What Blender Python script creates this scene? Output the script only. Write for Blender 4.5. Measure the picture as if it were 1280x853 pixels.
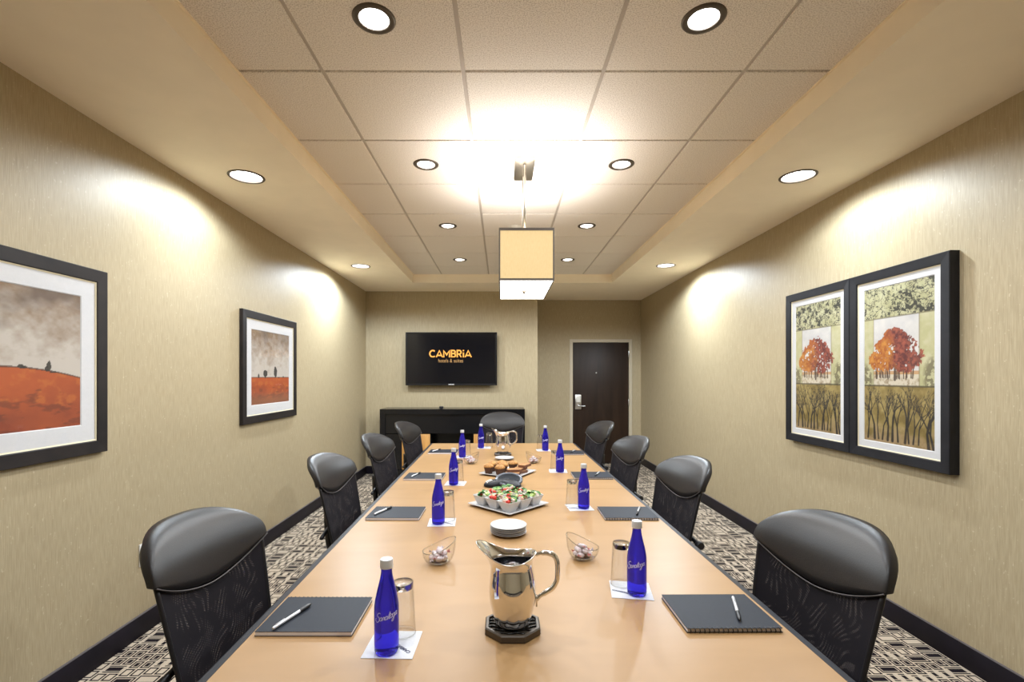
import bpy, bmesh, math, random
import numpy as np
from mathutils import Vector, Matrix

random.seed(7)
rng = np.random.default_rng(11)
for o in list(bpy.data.objects):
    bpy.data.objects.remove(o)
scene = bpy.context.scene
COL = scene.collection
PI = math.pi

# ---------------------------------------------------------------- camera, world, exposure
CAM_Z = 1.39
cam_d = bpy.data.cameras.new('camera')
cam_d.sensor_width = 36.0
cam_d.lens = 600.0 / 1280.0 * 36.0
cam_d.shift_x = 13.0 / 1280.0
cam_d.shift_y = 44.5 / 1280.0
cam_d.clip_start = 0.05
cam = bpy.data.objects.new('camera', cam_d)
cam.location = (0, 0, CAM_Z)
cam.rotation_euler = (PI / 2, 0, 0)
COL.objects.link(cam)
scene.camera = cam

world = bpy.data.worlds.new('world')
scene.world = world
world.use_nodes = True
world.node_tree.nodes['Background'].inputs['Color'].default_value = (0.9, 0.85, 0.75, 1)
world.node_tree.nodes['Background'].inputs['Strength'].default_value = 0.0

scene.view_settings.view_transform = 'Standard'
scene.view_settings.look = 'None'
scene.view_settings.gamma = 1.0
scene.view_settings.use_curve_mapping = False
scene.view_settings.exposure = 1.3
# many soft bounces fill a small pale room
scene.cycles.max_bounces = 16
scene.cycles.diffuse_bounces = 10

# lamp strengths (each lamp's own light is made in its builder)
TILE_SPOT_W = 18.0
SOFFIT_SPOT_W = 26.0
SOFFIT_FAR_W = 56.0
PENDANT_UP_W = 11.0
PENDANT_DOWN_E = 3.0
COOL = (0.92, 0.965, 1.0)
WASH = (0.80, 0.905, 1.0)
WARM = (1.0, 0.965, 0.91)

# room measures in metres
XL, XR = -1.938, 2.217
Y_FRONT, Y_TV, Y_DOOR = -1.7, 6.856, 7.638
X_CORNER = 0.514
Z_SOFFIT, Z_TILE = 2.607, 2.715
TRAY = (-1.149, 1.431, -0.968, 6.226)
TABLE_Z = 0.74


def on_table(px, py, z=TABLE_Z):
    d = 600.0 * (CAM_Z - z) / (py - 471.0)
    return ((px - 627.0) * d / 600.0, d)


# ---------------------------------------------------------------- helpers
def lin(r, g, b):
    def f(c):
        c /= 255.0
        return c / 12.92 if c <= 0.04045 else ((c + 0.055) / 1.055) ** 2.4
    return (f(r), f(g), f(b), 1.0)


def new_mat(name):
    m = bpy.data.materials.new(name)
    m.use_nodes = True
    nt = m.node_tree
    b = nt.nodes['Principled BSDF']
    return m, nt, b


def plain(name, color, rough=0.5, metal=0.0, coat=0.0, noise=0.0, nscale=40.0, bump=0.0, spec=None, sheen=0.0):
    m, nt, b = new_mat(name)
    b.inputs['Base Color'].default_value = color
    b.inputs['Roughness'].default_value = rough
    b.inputs['Metallic'].default_value = metal
    b.inputs['Coat Weight'].default_value = coat
    if spec is not None:
        b.inputs['Specular IOR Level'].default_value = spec
    if sheen:
        b.inputs['Sheen Weight'].default_value = sheen
    tc = nt.nodes.new('ShaderNodeTexCoord')
    n = nt.nodes.new('ShaderNodeTexNoise')
    n.inputs['Scale'].default_value = nscale
    n.inputs['Detail'].default_value = 4
    nt.links.new(tc.outputs['Object'], n.inputs['Vector'])
    if noise:
        mr = nt.nodes.new('ShaderNodeMapRange')
        mr.inputs[1].default_value = 0.3
        mr.inputs[2].default_value = 0.7
        mr.inputs[3].default_value = 1 - noise
        mr.inputs[4].default_value = 1 + noise
        nt.links.new(n.outputs['Fac'], mr.inputs[0])
        mx = nt.nodes.new('ShaderNodeMix')
        mx.data_type = 'RGBA'
        mx.blend_type = 'MULTIPLY'
        mx.inputs[0].default_value = 1.0
        mx.inputs[6].default_value = color
        nt.links.new(mr.outputs[0], mx.inputs[7])
        nt.links.new(mx.outputs[2], b.inputs['Base Color'])
    if bump:
        bp = nt.nodes.new('ShaderNodeBump')
        bp.inputs['Strength'].default_value = bump
        bp.inputs['Distance'].default_value = 0.002
        nt.links.new(n.outputs['Fac'], bp.inputs['Height'])
        nt.links.new(bp.outputs['Normal'], b.inputs['Normal'])
    return m


def emissive(name, color, strength):
    m, nt, b = new_mat(name)
    b.inputs['Base Color'].default_value = (0.02, 0.02, 0.02, 1)
    b.inputs['Emission Color'].default_value = color
    b.inputs['Emission Strength'].default_value = strength
    return m


def thin_glass(name, tint=(0.97, 0.98, 0.97, 1), power=4.0, gain=1.0):
    m, nt, b = new_mat(name)
    nt.nodes.remove(b)
    out = nt.nodes['Material Output']
    t = nt.nodes.new('ShaderNodeBsdfTransparent')
    t.inputs[0].default_value = tint
    g = nt.nodes.new('ShaderNodeBsdfGlossy')
    g.inputs['Roughness'].default_value = 0.03
    lw = nt.nodes.new('ShaderNodeLayerWeight')
    lw.inputs['Blend'].default_value = 0.5
    pw = nt.nodes.new('ShaderNodeMath')
    pw.operation = 'POWER'
    pw.inputs[1].default_value = power
    nt.links.new(lw.outputs['Facing'], pw.inputs[0])
    mu = nt.nodes.new('ShaderNodeMath')
    mu.operation = 'MULTIPLY_ADD'
    mu.use_clamp = True
    mu.inputs[1].default_value = gain
    mu.inputs[2].default_value = 0.035
    nt.links.new(pw.outputs[0], mu.inputs[0])
    mx = nt.nodes.new('ShaderNodeMixShader')
    nt.links.new(mu.outputs[0], mx.inputs[0])
    nt.links.new(t.outputs[0], mx.inputs[1])
    nt.links.new(g.outputs[0], mx.inputs[2])
    nt.links.new(mx.outputs[0], out.inputs['Surface'])
    return m


def link(o, parent=None):
    COL.objects.link(o)
    if parent is not None:
        o.parent = parent
    return o


def tag(o, label=None, cat=None, group=None, kind=None):
    if label:
        o['label'] = label
    if cat:
        o['category'] = cat
    if group:
        o['group'] = group
    if kind:
        o['kind'] = kind
    return o


def empty(name, loc=(0, 0, 0), rz=0.0, label=None, cat=None, group=None, kind=None):
    o = bpy.data.objects.new(name, None)
    o.empty_display_size = 0.05
    o.location = loc
    o.rotation_euler = (0, 0, rz)
    link(o)
    return tag(o, label, cat, group, kind)


def obj_from(name, verts, faces, mat, parent=None, smooth=False, recalc=True):
    me = bpy.data.meshes.new(name)
    me.from_pydata([tuple(v) for v in verts], [], faces)
    if recalc:
        bm = bmesh.new()
        bm.from_mesh(me)
        bmesh.ops.remove_doubles(bm, verts=bm.verts, dist=1e-6)
        bmesh.ops.recalc_face_normals(bm, faces=bm.faces)
        bm.to_mesh(me)
        bm.free()
    me.materials.append(mat)
    if smooth:
        for p in me.polygons:
            p.use_smooth = True
    o = bpy.data.objects.new(name, me)
    return link(o, parent)


def obj_bm(name, bm, mat, parent=None, smooth=False, angle=None):
    me = bpy.data.meshes.new(name)
    bmesh.ops.recalc_face_normals(bm, faces=bm.faces)
    bm.to_mesh(me)
    bm.free()
    me.materials.append(mat)
    if smooth:
        for p in me.polygons:
            p.use_smooth = True
        if angle is not None:
            me.set_sharp_from_angle(angle=angle)
    o = bpy.data.objects.new(name, me)
    return link(o, parent)


def box_bm(x0, x1, y0, y1, z0, z1, bevel=0.0, seg=2, bm=None):
    bm2 = bmesh.new()
    bmesh.ops.create_cube(bm2, size=1.0)
    bmesh.ops.scale(bm2, vec=(x1 - x0, y1 - y0, z1 - z0), verts=bm2.verts)
    bmesh.ops.translate(bm2, vec=((x0 + x1) / 2, (y0 + y1) / 2, (z0 + z1) / 2), verts=bm2.verts)
    if bevel:
        bmesh.ops.bevel(bm2, geom=list(bm2.edges), offset=bevel, segments=seg, affect='EDGES', profile=0.5)
    if bm is None:
        return bm2
    merge(bm, bm2)
    return bm


def merge(bm, bm2):
    me = bpy.data.meshes.new('tmp')
    bm2.to_mesh(me)
    bm2.free()
    bm.from_mesh(me)
    bpy.data.meshes.remove(me)


def box(name, x0, x1, y0, y1, z0, z1, mat, parent=None, bevel=0.0, seg=2):
    return obj_bm(name, box_bm(x0, x1, y0, y1, z0, z1, bevel, seg), mat, parent, smooth=bevel > 0, angle=math.radians(40))


def lathe(name, prof, mat, parent=None, n=32, smooth=True, angle=50, center=(0, 0)):
    verts, faces = [], []
    rings = []
    for (r, z) in prof:
        if r < 1e-6:
            rings.append([len(verts)])
            verts.append((center[0], center[1], z))
        else:
            base = len(verts)
            for k in range(n):
                a = 2 * PI * k / n
                verts.append((center[0] + r * math.cos(a), center[1] + r * math.sin(a), z))
            rings.append(list(range(base, base + n)))
    for a, b in zip(rings[:-1], rings[1:]):
        if len(a) == 1 and len(b) == 1:
            continue
        for k in range(n):
            k2 = (k + 1) % n
            if len(a) == 1:
                faces.append((a[0], b[k2], b[k]))
            elif len(b) == 1:
                faces.append((a[k], a[k2], b[0]))
            else:
                faces.append((a[k], a[k2], b[k2], b[k]))
    o = obj_from(name, verts, faces, mat, parent, smooth)
    if smooth:
        o.data.set_sharp_from_angle(angle=math.radians(angle))
    return o


def tube_geo(path, radii, n=8, closed=False, flat=1.0):
    pts = [Vector(p) for p in path]
    m = len(pts)
    if not hasattr(radii, '__len__'):
        radii = [radii] * m
    verts, faces = [], []
    prev = None
    for i, p in enumerate(pts):
        a = pts[(i - 1) % m] if (closed or i > 0) else p
        b = pts[(i + 1) % m] if (closed or i < m - 1) else p
        t = (b - a).normalized()
        if prev is None:
            up = Vector((0, 0, 1)) if abs(t.z) < 0.9 else Vector((0, 1, 0))
            nrm = t.cross(up).normalized()
        else:
            nrm = (prev - t * prev.dot(t)).normalized()
        prev = nrm
        bn = t.cross(nrm)
        for k in range(n):
            ang = 2 * PI * k / n
            verts.append(p + nrm * (math.cos(ang) * radii[i]) + bn * (math.sin(ang) * radii[i] * flat))
    rng_ = m if closed else m - 1
    for i in range(rng_):
        j = (i + 1) % m
        for k in range(n):
            k2 = (k + 1) % n
            faces.append((i * n + k, i * n + k2, j * n + k2, j * n + k))
    if not closed:
        faces.append(tuple(range(n))[::-1])
        faces.append(tuple((m - 1) * n + k for k in range(n)))
    return verts, faces


def tube(name, path, radii, mat, parent=None, n=8, closed=False, flat=1.0):
    v, f = tube_geo(path, radii, n, closed, flat)
    return obj_from(name, v, f, mat, parent, smooth=True)


def catmull(pts, sub=6):
    pts = [Vector(p) for p in pts]
    out = []
    for i in range(len(pts) - 1):
        p0 = pts[max(i - 1, 0)]
        p1, p2 = pts[i], pts[i + 1]
        p3 = pts[min(i + 2, len(pts) - 1)]
        for s in range(sub):
            t = s / sub
            out.append(0.5 * ((2 * p1) + (p2 - p0) * t + (2 * p0 - 5 * p1 + 4 * p2 - p3) * t * t + (3 * p1 - p0 - 3 * p2 + p3) * t ** 3))
    out.append(pts[-1])
    return out


def copy_tree(o, parent=None):
    c = o.copy()
    COL.objects.link(c)
    c.parent = parent
    for ch in list(o.children):
        copy_tree(ch, c)
    return c


def text_mesh(name, body, size, mat, parent=None, extrude=0.0005, bold=0.0, shear=0.0, align='CENTER', space=1.0):
    cu = bpy.data.curves.new(name, 'FONT')
    cu.body = body
    cu.size = size
    cu.extrude = extrude
    cu.offset = bold
    cu.shear = shear
    cu.space_character = space
    cu.align_x = align
    cu.align_y = 'CENTER'
    cu.resolution_u = 3
    t = bpy.data.objects.new('tmp_text', cu)
    COL.objects.link(t)
    dg = bpy.context.evaluated_depsgraph_get()
    me = bpy.data.meshes.new_from_object(t.evaluated_get(dg))
    bpy.data.objects.remove(t)
    bpy.data.curves.remove(cu)
    me.name = name
    me.materials.clear()
    me.materials.append(mat)
    o = bpy.data.objects.new(name, me)
    return link(o, parent)


def holed_plate(bm, x0, x1, y0, y1, z0, z1, cx, cy, r, n=32):
    """a slab with a round hole: outer rectangle sampled radially so that quads join it to the circle"""
    def outer(a):
        c, s = math.cos(a), math.sin(a)
        ts = []
        if c > 1e-9: ts.append((x1 - cx) / c)
        if c < -1e-9: ts.append((x0 - cx) / c)
        if s > 1e-9: ts.append((y1 - cy) / s)
        if s < -1e-9: ts.append((y0 - cy) / s)
        t = min(ts)
        return (cx + c * t, cy + s * t)
    angs = [2 * PI * k / n for k in range(n)]
    angs += [math.atan2(y - cy, x - cx) % (2 * PI) for x in (x0, x1) for y in (y0, y1)]
    angs = sorted(set(round(a, 9) for a in angs))
    rows = []
    for z in (z0, z1):
        ri = [bm.verts.new((cx + r * math.cos(a), cy + r * math.sin(a), z)) for a in angs]
        ro = [bm.verts.new((*outer(a), z)) for a in angs]
        rows.append((ri, ro))
    m = len(angs)
    (i0, o0), (i1, o1) = rows
    for k in range(m):
        j = (k + 1) % m
        bm.faces.new((i0[k], o0[k], o0[j], i0[j]))
        bm.faces.new((i1[k], i1[j], o1[j], o1[k]))
        bm.faces.new((i0[k], i0[j], i1[j], i1[k]))
        bm.faces.new((o0[k], o1[k], o1[j], o0[j]))


# ---------------------------------------------------------------- materials
def wallpaper_mat():
    m, nt, b = new_mat('woven_wallpaper')
    tc = nt.nodes.new('ShaderNodeTexCoord')
    mp = nt.nodes.new('ShaderNodeMapping')
    mp.inputs['Scale'].default_value = (260, 260, 14)
    n = nt.nodes.new('ShaderNodeTexNoise')
    n.inputs['Scale'].default_value = 1.0
    n.inputs['Detail'].default_value = 3
    nt.links.new(tc.outputs['Object'], mp.inputs[0])
    nt.links.new(mp.outputs[0], n.inputs['Vector'])
    cr = nt.nodes.new('ShaderNodeValToRGB')
    cr.color_ramp.elements[0].position = 0.3
    cr.color_ramp.elements[0].color = (0.35, 0.285, 0.175, 1)
    cr.color_ramp.elements[1].position = 0.72
    cr.color_ramp.elements[1].color = (0.445, 0.37, 0.24, 1)
    nt.links.new(n.outputs['Fac'], cr.inputs[0])
    # pale flecks of thread
    mp2 = nt.nodes.new('ShaderNodeMapping')
    mp2.inputs['Scale'].default_value = (90, 90, 55)
    n2 = nt.nodes.new('ShaderNodeTexNoise')
    n2.inputs['Scale'].default_value = 1.0
    n2.inputs['Detail'].default_value = 1
    nt.links.new(tc.outputs['Object'], mp2.inputs[0])
    nt.links.new(mp2.outputs[0], n2.inputs['Vector'])
    mr = nt.nodes.new('ShaderNodeMapRange')
    mr.inputs[1].default_value = 0.70
    mr.inputs[2].default_value = 0.78
    mr.inputs[3].default_value = 0.0
    mr.inputs[4].default_value = 0.3
    nt.links.new(n2.outputs['Fac'], mr.inputs[0])
    mx = nt.nodes.new('ShaderNodeMix')
    mx.data_type = 'RGBA'
    mx.inputs[7].default_value = (0.74, 0.66, 0.48, 1)
    nt.links.new(mr.outputs[0], mx.inputs[0])
    nt.links.new(cr.outputs[0], mx.inputs[6])
    nt.links.new(mx.outputs[2], b.inputs['Base Color'])
    b.inputs['Roughness'].default_value = 0.5
    b.inputs['Specular IOR Level'].default_value = 0.35
    bp = nt.nodes.new('ShaderNodeBump')
    bp.inputs['Strength'].default_value = 0.25
    bp.inputs['Distance'].default_value = 0.001
    nt.links.new(n.outputs['Fac'], bp.inputs['Height'])
    nt.links.new(bp.outputs['Normal'], b.inputs['Normal'])
    return m


def math_node(nt, op, a, b=None, clamp=False):
    n = nt.nodes.new('ShaderNodeMath')
    n.operation = op
    n.use_clamp = clamp
    for i, v in enumerate((a, b)):
        if v is None:
            continue
        if isinstance(v, (int, float)):
            n.inputs[i].default_value = v
        else:
            nt.links.new(v, n.inputs[i])
    return n.outputs[0]


def carpet_mat():
    m, nt, b = new_mat('maze_carpet')
    M = lambda op, a, b_=None, clamp=False: math_node(nt, op, a, b_, clamp)
    tc = nt.nodes.new('ShaderNodeTexCoord')
    sp = nt.nodes.new('ShaderNodeSeparateXYZ')
    nt.links.new(tc.outputs['Object'], sp.inputs[0])
    W, H = 0.105, 0.062

    def noise(x, y=None):
        w = nt.nodes.new('ShaderNodeTexWhiteNoise')
        w.noise_dimensions = '2D'
        c = nt.nodes.new('ShaderNodeCombineXYZ')
        for i, v in enumerate((x, y)):
            if v is None:
                continue
            if isinstance(v, (int, float)):
                c.inputs[i].default_value = v
            else:
                nt.links.new(v, c.inputs[i])
        nt.links.new(c.outputs[0], w.inputs['Vector'])
        return w.outputs['Value']
    x = M('DIVIDE', sp.outputs[0], W)
    cx = M('FLOOR', x)
    fx = M('SUBTRACT', x, cx)
    off = M('MULTIPLY', noise(cx, 3.7), 7.0)
    y = M('ADD', M('DIVIDE', sp.outputs[1], H), off)
    cy = M('FLOOR', y)
    fy = M('SUBTRACT', y, cy)
    r = noise(cx, cy)
    r2 = noise(cy, M('ADD', cx, 31.5))
    split = M('GREATER_THAN', r, 0.42)
    fx2 = M('FRACT', M('MULTIPLY', fx, 2.0))
    fxs = M('ADD', M('MULTIPLY', fx2, split), M('MULTIPLY', fx, M('SUBTRACT', 1.0, split)))
    wid = M('SUBTRACT', W, M('MULTIPLY', split, W * 0.5))
    ex = M('MULTIPLY', M('MINIMUM', fxs, M('SUBTRACT', 1.0, fxs)), wid)
    ey = M('MULTIPLY', M('MINIMUM', fy, M('SUBTRACT', 1.0, fy)), H)
    e = M('MINIMUM', ex, ey)
    ring = M('MULTIPLY', M('GREATER_THAN', e, 0.0040), M('LESS_THAN', e, 0.0120))
    core = M('MULTIPLY', M('GREATER_THAN', e, 0.0165), M('GREATER_THAN', r2, 0.35))
    dark = M('ADD', ring, core, True)
    # some cells lose their ring on two sides, so that the lines run on like a maze
    open_ = M('MULTIPLY', M('GREATER_THAN', r2, 0.72), M('LESS_THAN', ex, 0.012))
    dark = M('MULTIPLY', dark, M('SUBTRACT', 1.0, M('MULTIPLY', open_, 0.9)), True)
    mx = nt.nodes.new('ShaderNodeMix')
    mx.data_type = 'RGBA'
    mx.inputs[6].default_value = (0.52, 0.44, 0.345, 1)
    mx.inputs[7].default_value = (0.012, 0.009, 0.012, 1)
    nt.links.new(dark, mx.inputs[0])
    n = nt.nodes.new('ShaderNodeTexNoise')
    n.inputs['Scale'].default_value = 350
    nt.links.new(tc.outputs['Object'], n.inputs['Vector'])
    mr = nt.nodes.new('ShaderNodeMapRange')
    mr.inputs[3].default_value = 0.75
    mr.inputs[4].default_value = 1.25
    nt.links.new(n.outputs['Fac'], mr.inputs[0])
    mu = nt.nodes.new('ShaderNodeMix')
    mu.data_type = 'RGBA'
    mu.blend_type = 'MULTIPLY'
    mu.inputs[0].default_value = 1
    nt.links.new(mx.outputs[2], mu.inputs[6])
    nt.links.new(mr.outputs[0], mu.inputs[7])
    nt.links.new(mu.outputs[2], b.inputs['Base Color'])
    b.inputs['Roughness'].default_value = 0.95
    b.inputs['Specular IOR Level'].default_value = 0.1
    bp = nt.nodes.new('ShaderNodeBump')
    bp.inputs['Strength'].default_value = 0.5
    bp.inputs['Distance'].default_value = 0.003
    nt.links.new(n.outputs['Fac'], bp.inputs['Height'])
    nt.links.new(bp.outputs['Normal'], b.inputs['Normal'])
    return m


def tile_mat():
    m, nt, b = new_mat('mineral_fibre_tile')
    tc = nt.nodes.new('ShaderNodeTexCoord')
    n = nt.nodes.new('ShaderNodeTexNoise')
    n.inputs['Scale'].default_value = 210
    n.inputs['Detail'].default_value = 3
    nt.links.new(tc.outputs['Object'], n.inputs['Vector'])
    cr = nt.nodes.new('ShaderNodeValToRGB')
    cr.color_ramp.elements[0].position = 0.34
    cr.color_ramp.elements[0].color = (0.58, 0.53, 0.49, 1)
    cr.color_ramp.elements[1].position = 0.56
    cr.color_ramp.elements[1].color = (0.90, 0.855, 0.81, 1)
    nt.links.new(n.outputs['Fac'], cr.inputs[0])
    nt.links.new(cr.outputs[0], b.inputs['Base Color'])
    b.inputs['Roughness'].default_value = 0.9
    bp = nt.nodes.new('ShaderNodeBump')
    bp.inputs['Strength'].default_value = 0.35
    bp.inputs['Distance'].default_value = 0.002
    nt.links.new(n.outputs['Fac'], bp.inputs['Height'])
    nt.links.new(bp.outputs['Normal'], b.inputs['Normal'])
    return m


def wood_mat(name, c0, c1, scale=(26, 1.6, 26), rough=0.3, coat=0.0, spec=0.5):
    m, nt, b = new_mat(name)
    tc = nt.nodes.new('ShaderNodeTexCoord')
    mp = nt.nodes.new('ShaderNodeMapping')
    mp.inputs['Scale'].default_value = scale
    n = nt.nodes.new('ShaderNodeTexNoise')
    n.inputs['Scale'].default_value = 1.0
    n.inputs['Detail'].default_value = 6
    n.inputs['Distortion'].default_value = 0.6
    nt.links.new(tc.outputs['Object'], mp.inputs[0])
    nt.links.new(mp.outputs[0], n.inputs['Vector'])
    cr = nt.nodes.new('ShaderNodeValToRGB')
    cr.color_ramp.elements[0].position = 0.3
    cr.color_ramp.elements[0].color = c0
    cr.color_ramp.elements[1].position = 0.7
    cr.color_ramp.elements[1].color = c1
    nt.links.new(n.outputs['Fac'], cr.inputs[0])
    nt.links.new(cr.outputs[0], b.inputs['Base Color'])
    b.inputs['Roughness'].default_value = rough
    b.inputs['Coat Weight'].default_value = coat
    b.inputs['Coat Roughness'].default_value = 0.25
    b.inputs['Specular IOR Level'].default_value = spec
    return m


def mesh_fabric_mat():
    """black open-weave mesh: wandering paler streaks paint in light on the threads, slightly see-through"""
    m, nt, b = new_mat('chair_mesh_weave')
    M = lambda op, a, b_=None, clamp=False: math_node(nt, op, a, b_, clamp)
    tc = nt.nodes.new('ShaderNodeTexCoord')
    sp = nt.nodes.new('ShaderNodeSeparateXYZ')
    nt.links.new(tc.outputs['Object'], sp.inputs[0])
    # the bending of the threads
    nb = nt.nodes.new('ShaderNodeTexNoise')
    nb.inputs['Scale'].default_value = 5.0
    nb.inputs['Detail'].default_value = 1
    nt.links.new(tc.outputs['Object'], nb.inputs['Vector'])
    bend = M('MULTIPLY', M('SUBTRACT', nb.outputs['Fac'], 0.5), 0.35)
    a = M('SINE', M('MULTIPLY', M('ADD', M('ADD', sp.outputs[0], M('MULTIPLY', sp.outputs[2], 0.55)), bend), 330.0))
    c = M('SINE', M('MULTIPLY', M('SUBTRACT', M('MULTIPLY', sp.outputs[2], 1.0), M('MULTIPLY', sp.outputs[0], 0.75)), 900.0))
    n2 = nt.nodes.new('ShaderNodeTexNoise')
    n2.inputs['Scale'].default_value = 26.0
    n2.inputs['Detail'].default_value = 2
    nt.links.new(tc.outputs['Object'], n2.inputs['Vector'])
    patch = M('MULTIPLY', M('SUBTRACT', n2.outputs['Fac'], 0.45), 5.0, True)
    lit_streak = M('MULTIPLY', M('MULTIPLY', M('GREATER_THAN', a, 0.35), M('GREATER_THAN', c, -0.1)), patch)
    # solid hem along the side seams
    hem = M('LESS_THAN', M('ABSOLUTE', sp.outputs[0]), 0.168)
    lit_streak = M('MULTIPLY', lit_streak, hem)
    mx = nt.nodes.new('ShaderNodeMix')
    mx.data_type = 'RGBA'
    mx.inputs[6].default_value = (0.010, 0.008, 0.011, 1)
    mx.inputs[7].default_value = (0.11, 0.092, 0.09, 1)  # paler colour paints in light caught by the threads
    nt.links.new(lit_streak, mx.inputs[0])
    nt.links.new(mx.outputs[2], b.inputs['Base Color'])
    b.inputs['Roughness'].default_value = 0.7
    b.inputs['Specular IOR Level'].default_value = 0.2
    al = M('SUBTRACT', 1.0, M('MULTIPLY', lit_streak, 0.3))
    nt.links.new(al, b.inputs['Alpha'])
    return m


def solid_glass():
    m, nt, b = new_mat('heavy_glass')
    b.inputs['Base Color'].default_value = (0.97, 0.98, 0.98, 1)
    b.inputs['Transmission Weight'].default_value = 1.0
    b.inputs['Roughness'].default_value = 0.02
    b.inputs['IOR'].default_value = 1.5
    return m


MAT = {}
MAT['wall'] = wallpaper_mat()
MAT['soffit'] = plain('cream_ceiling_paint', (0.93, 0.84, 0.69, 1), 0.75, noise=0.02, nscale=6)
MAT['carpet'] = carpet_mat()
MAT['tile'] = tile_mat()
MAT['tbar'] = plain('grid_metal_shaded', (0.50, 0.45, 0.41, 1), 0.5)  # darkened so the colour carries the shadow lines of the recessed grid
MAT['baseboard'] = plain('black_vinyl_base', (0.008, 0.006, 0.011, 1), 0.55, noise=0.3, nscale=8, spec=0.22)
MAT['base_cap'] = plain('grey_base_edge', (0.10, 0.09, 0.10, 1), 0.35)
MAT['maple'] = wood_mat('maple_veneer', (0.345, 0.203, 0.087, 1), (0.385, 0.231, 0.104, 1), (2.2, 7.0, 7.0), rough=0.38, coat=0.0, spec=0.26)
MAT['edge'] = plain('charcoal_table_edge', (0.016, 0.017, 0.024, 1), 0.42, spec=0.35)
MAT['leather'] = plain('black_leather', (0.017, 0.0155, 0.016, 1), 0.40, noise=0.12, nscale=260, bump=0.12, spec=0.42)
MAT['piping'] = plain('leather_piping', (0.11, 0.10, 0.10, 1), 0.4)
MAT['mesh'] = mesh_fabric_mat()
MAT['plastic'] = plain('black_plastic', (0.012, 0.011, 0.013, 1), 0.42)
MAT['seat'] = plain('black_seat_fabric', (0.016, 0.015, 0.017, 1), 0.8, noise=0.3, nscale=300)
MAT['chrome'] = plain('polished_steel', (0.80, 0.80, 0.82, 1), 0.06, metal=1.0)
MAT['nickel'] = plain('brushed_nickel', (0.50, 0.46, 0.40, 1), 0.28, metal=1.0)
MAT['satin'] = plain('satin_steel', (0.62, 0.62, 0.62, 1), 0.3, metal=1.0)
MAT['bronze'] = plain('dark_bronze', (0.085, 0.068, 0.052, 1), 0.4, metal=0.3)
MAT['frame_dark'] = wood_mat('espresso_frame', (0.012, 0.010, 0.010, 1), (0.022, 0.017, 0.016, 1), (9, 40, 9), rough=0.5, spec=0.25)
MAT['frame_black'] = wood_mat('black_frame', (0.009, 0.009, 0.011, 1), (0.016, 0.016, 0.020, 1), (9, 40, 9), rough=0.5, spec=0.25)
MAT['mat_board'] = plain('white_mat_board', (0.60, 0.60, 0.61, 1), 0.85, noise=0.02, nscale=90)
MAT['mat_bevel'] = plain('cream_fillet', (0.62, 0.55, 0.38, 1), 0.6)
MAT['pane'] = thin_glass('picture_glass', (0.99, 0.99, 0.99, 1), 4.0, 0.5)
MAT['door'] = wood_mat('espresso_door_veneer', (0.017, 0.009, 0.0055, 1), (0.033, 0.018, 0.011, 1), (8, 30, 1.2), rough=0.45, spec=0.25)
MAT['door_frame'] = plain('putty_door_frame', (0.50, 0.44, 0.33, 1), 0.4)
MAT['black_gloss'] = plain('black_lacquer', (0.006, 0.006, 0.007, 1), 0.22)
MAT['screen'] = plain('tv_screen', (0.0035, 0.0038, 0.006, 1), 0.12)
MAT['orange'] = emissive('orange_screen_letters', (0.98, 0.40, 0.03, 1), 0.55)
MAT['orange_dim'] = emissive('dim_orange_screen_letters', (0.80, 0.42, 0.10, 1), 0.32)
MAT['white_mark'] = plain('white_print', (0.8, 0.8, 0.8, 1), 0.5)
MAT['honey'] = wood_mat('honey_oak', (0.42, 0.20, 0.05, 1), (0.62, 0.33, 0.10, 1), (30, 30, 3), rough=0.4)
MAT['porcelain'] = plain('white_porcelain', (0.60, 0.60, 0.61, 1), 0.18, coat=0.3)
MAT['napkin'] = plain('paper_napkin', (0.62, 0.63, 0.66, 1), 0.9, noise=0.03, nscale=200, bump=0.2)
MAT['ink'] = plain('navy_ink', (0.03, 0.03, 0.09, 1), 0.7)
MAT['cover'] = plain('slate_notebook_cover', (0.016, 0.019, 0.028, 1), 0.55, noise=0.06, nscale=150, spec=0.2)
MAT['paper'] = plain('page_edges', (0.82, 0.78, 0.80, 1), 0.9)
MAT['pen_silver'] = plain('pen_silver', (0.72, 0.73, 0.76, 1), 0.28, metal=0.35)
MAT['bottle_cap'] = plain('silver_cap', (0.74, 0.75, 0.78, 1), 0.28, metal=0.45)
MAT['bottle_ink'] = plain('pale_bottle_print', (0.70, 0.70, 0.90, 1), 0.5)
MAT['glass'] = thin_glass('clear_glass', (0.975, 0.975, 0.97, 1), 3.5, 0.85)
MAT['solid_glass'] = solid_glass()
MAT['muffin_case'] = plain('chocolate_muffin_side', (0.075, 0.030, 0.014, 1), 0.8, noise=0.4, nscale=120, bump=0.5)
MAT['muffin_top'] = plain('golden_muffin_top', (0.40, 0.19, 0.05, 1), 0.7, noise=0.5, nscale=70, bump=0.5)
MAT['loaf'] = plain('loaf_crumb', (0.34, 0.165, 0.06, 1), 0.85, noise=0.35, nscale=150, bump=0.4)
MAT['crust'] = plain('loaf_crust', (0.15, 0.060, 0.030, 1), 0.7, noise=0.3, nscale=90, bump=0.4)
MAT['leaf'] = plain('salad_leaf', (0.045, 0.19, 0.022, 1), 0.45, noise=0.4, nscale=90)
MAT['cucumber'] = plain('pale_cucumber', (0.48, 0.62, 0.20, 1), 0.45, noise=0.2, nscale=80)
MAT['tomato'] = plain('red_tomato', (0.60, 0.035, 0.018, 1), 0.3, noise=0.25, nscale=90)
MAT['cheese'] = plain('white_cheese', (0.62, 0.56, 0.48, 1), 0.6, noise=0.08, nscale=90)
MAT['chicken'] = plain('pink_salad_chunk', (0.72, 0.40, 0.30, 1), 0.5, noise=0.2, nscale=90)
MAT['olive'] = plain('dark_olive', (0.05, 0.012, 0.02, 1), 0.3)
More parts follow.
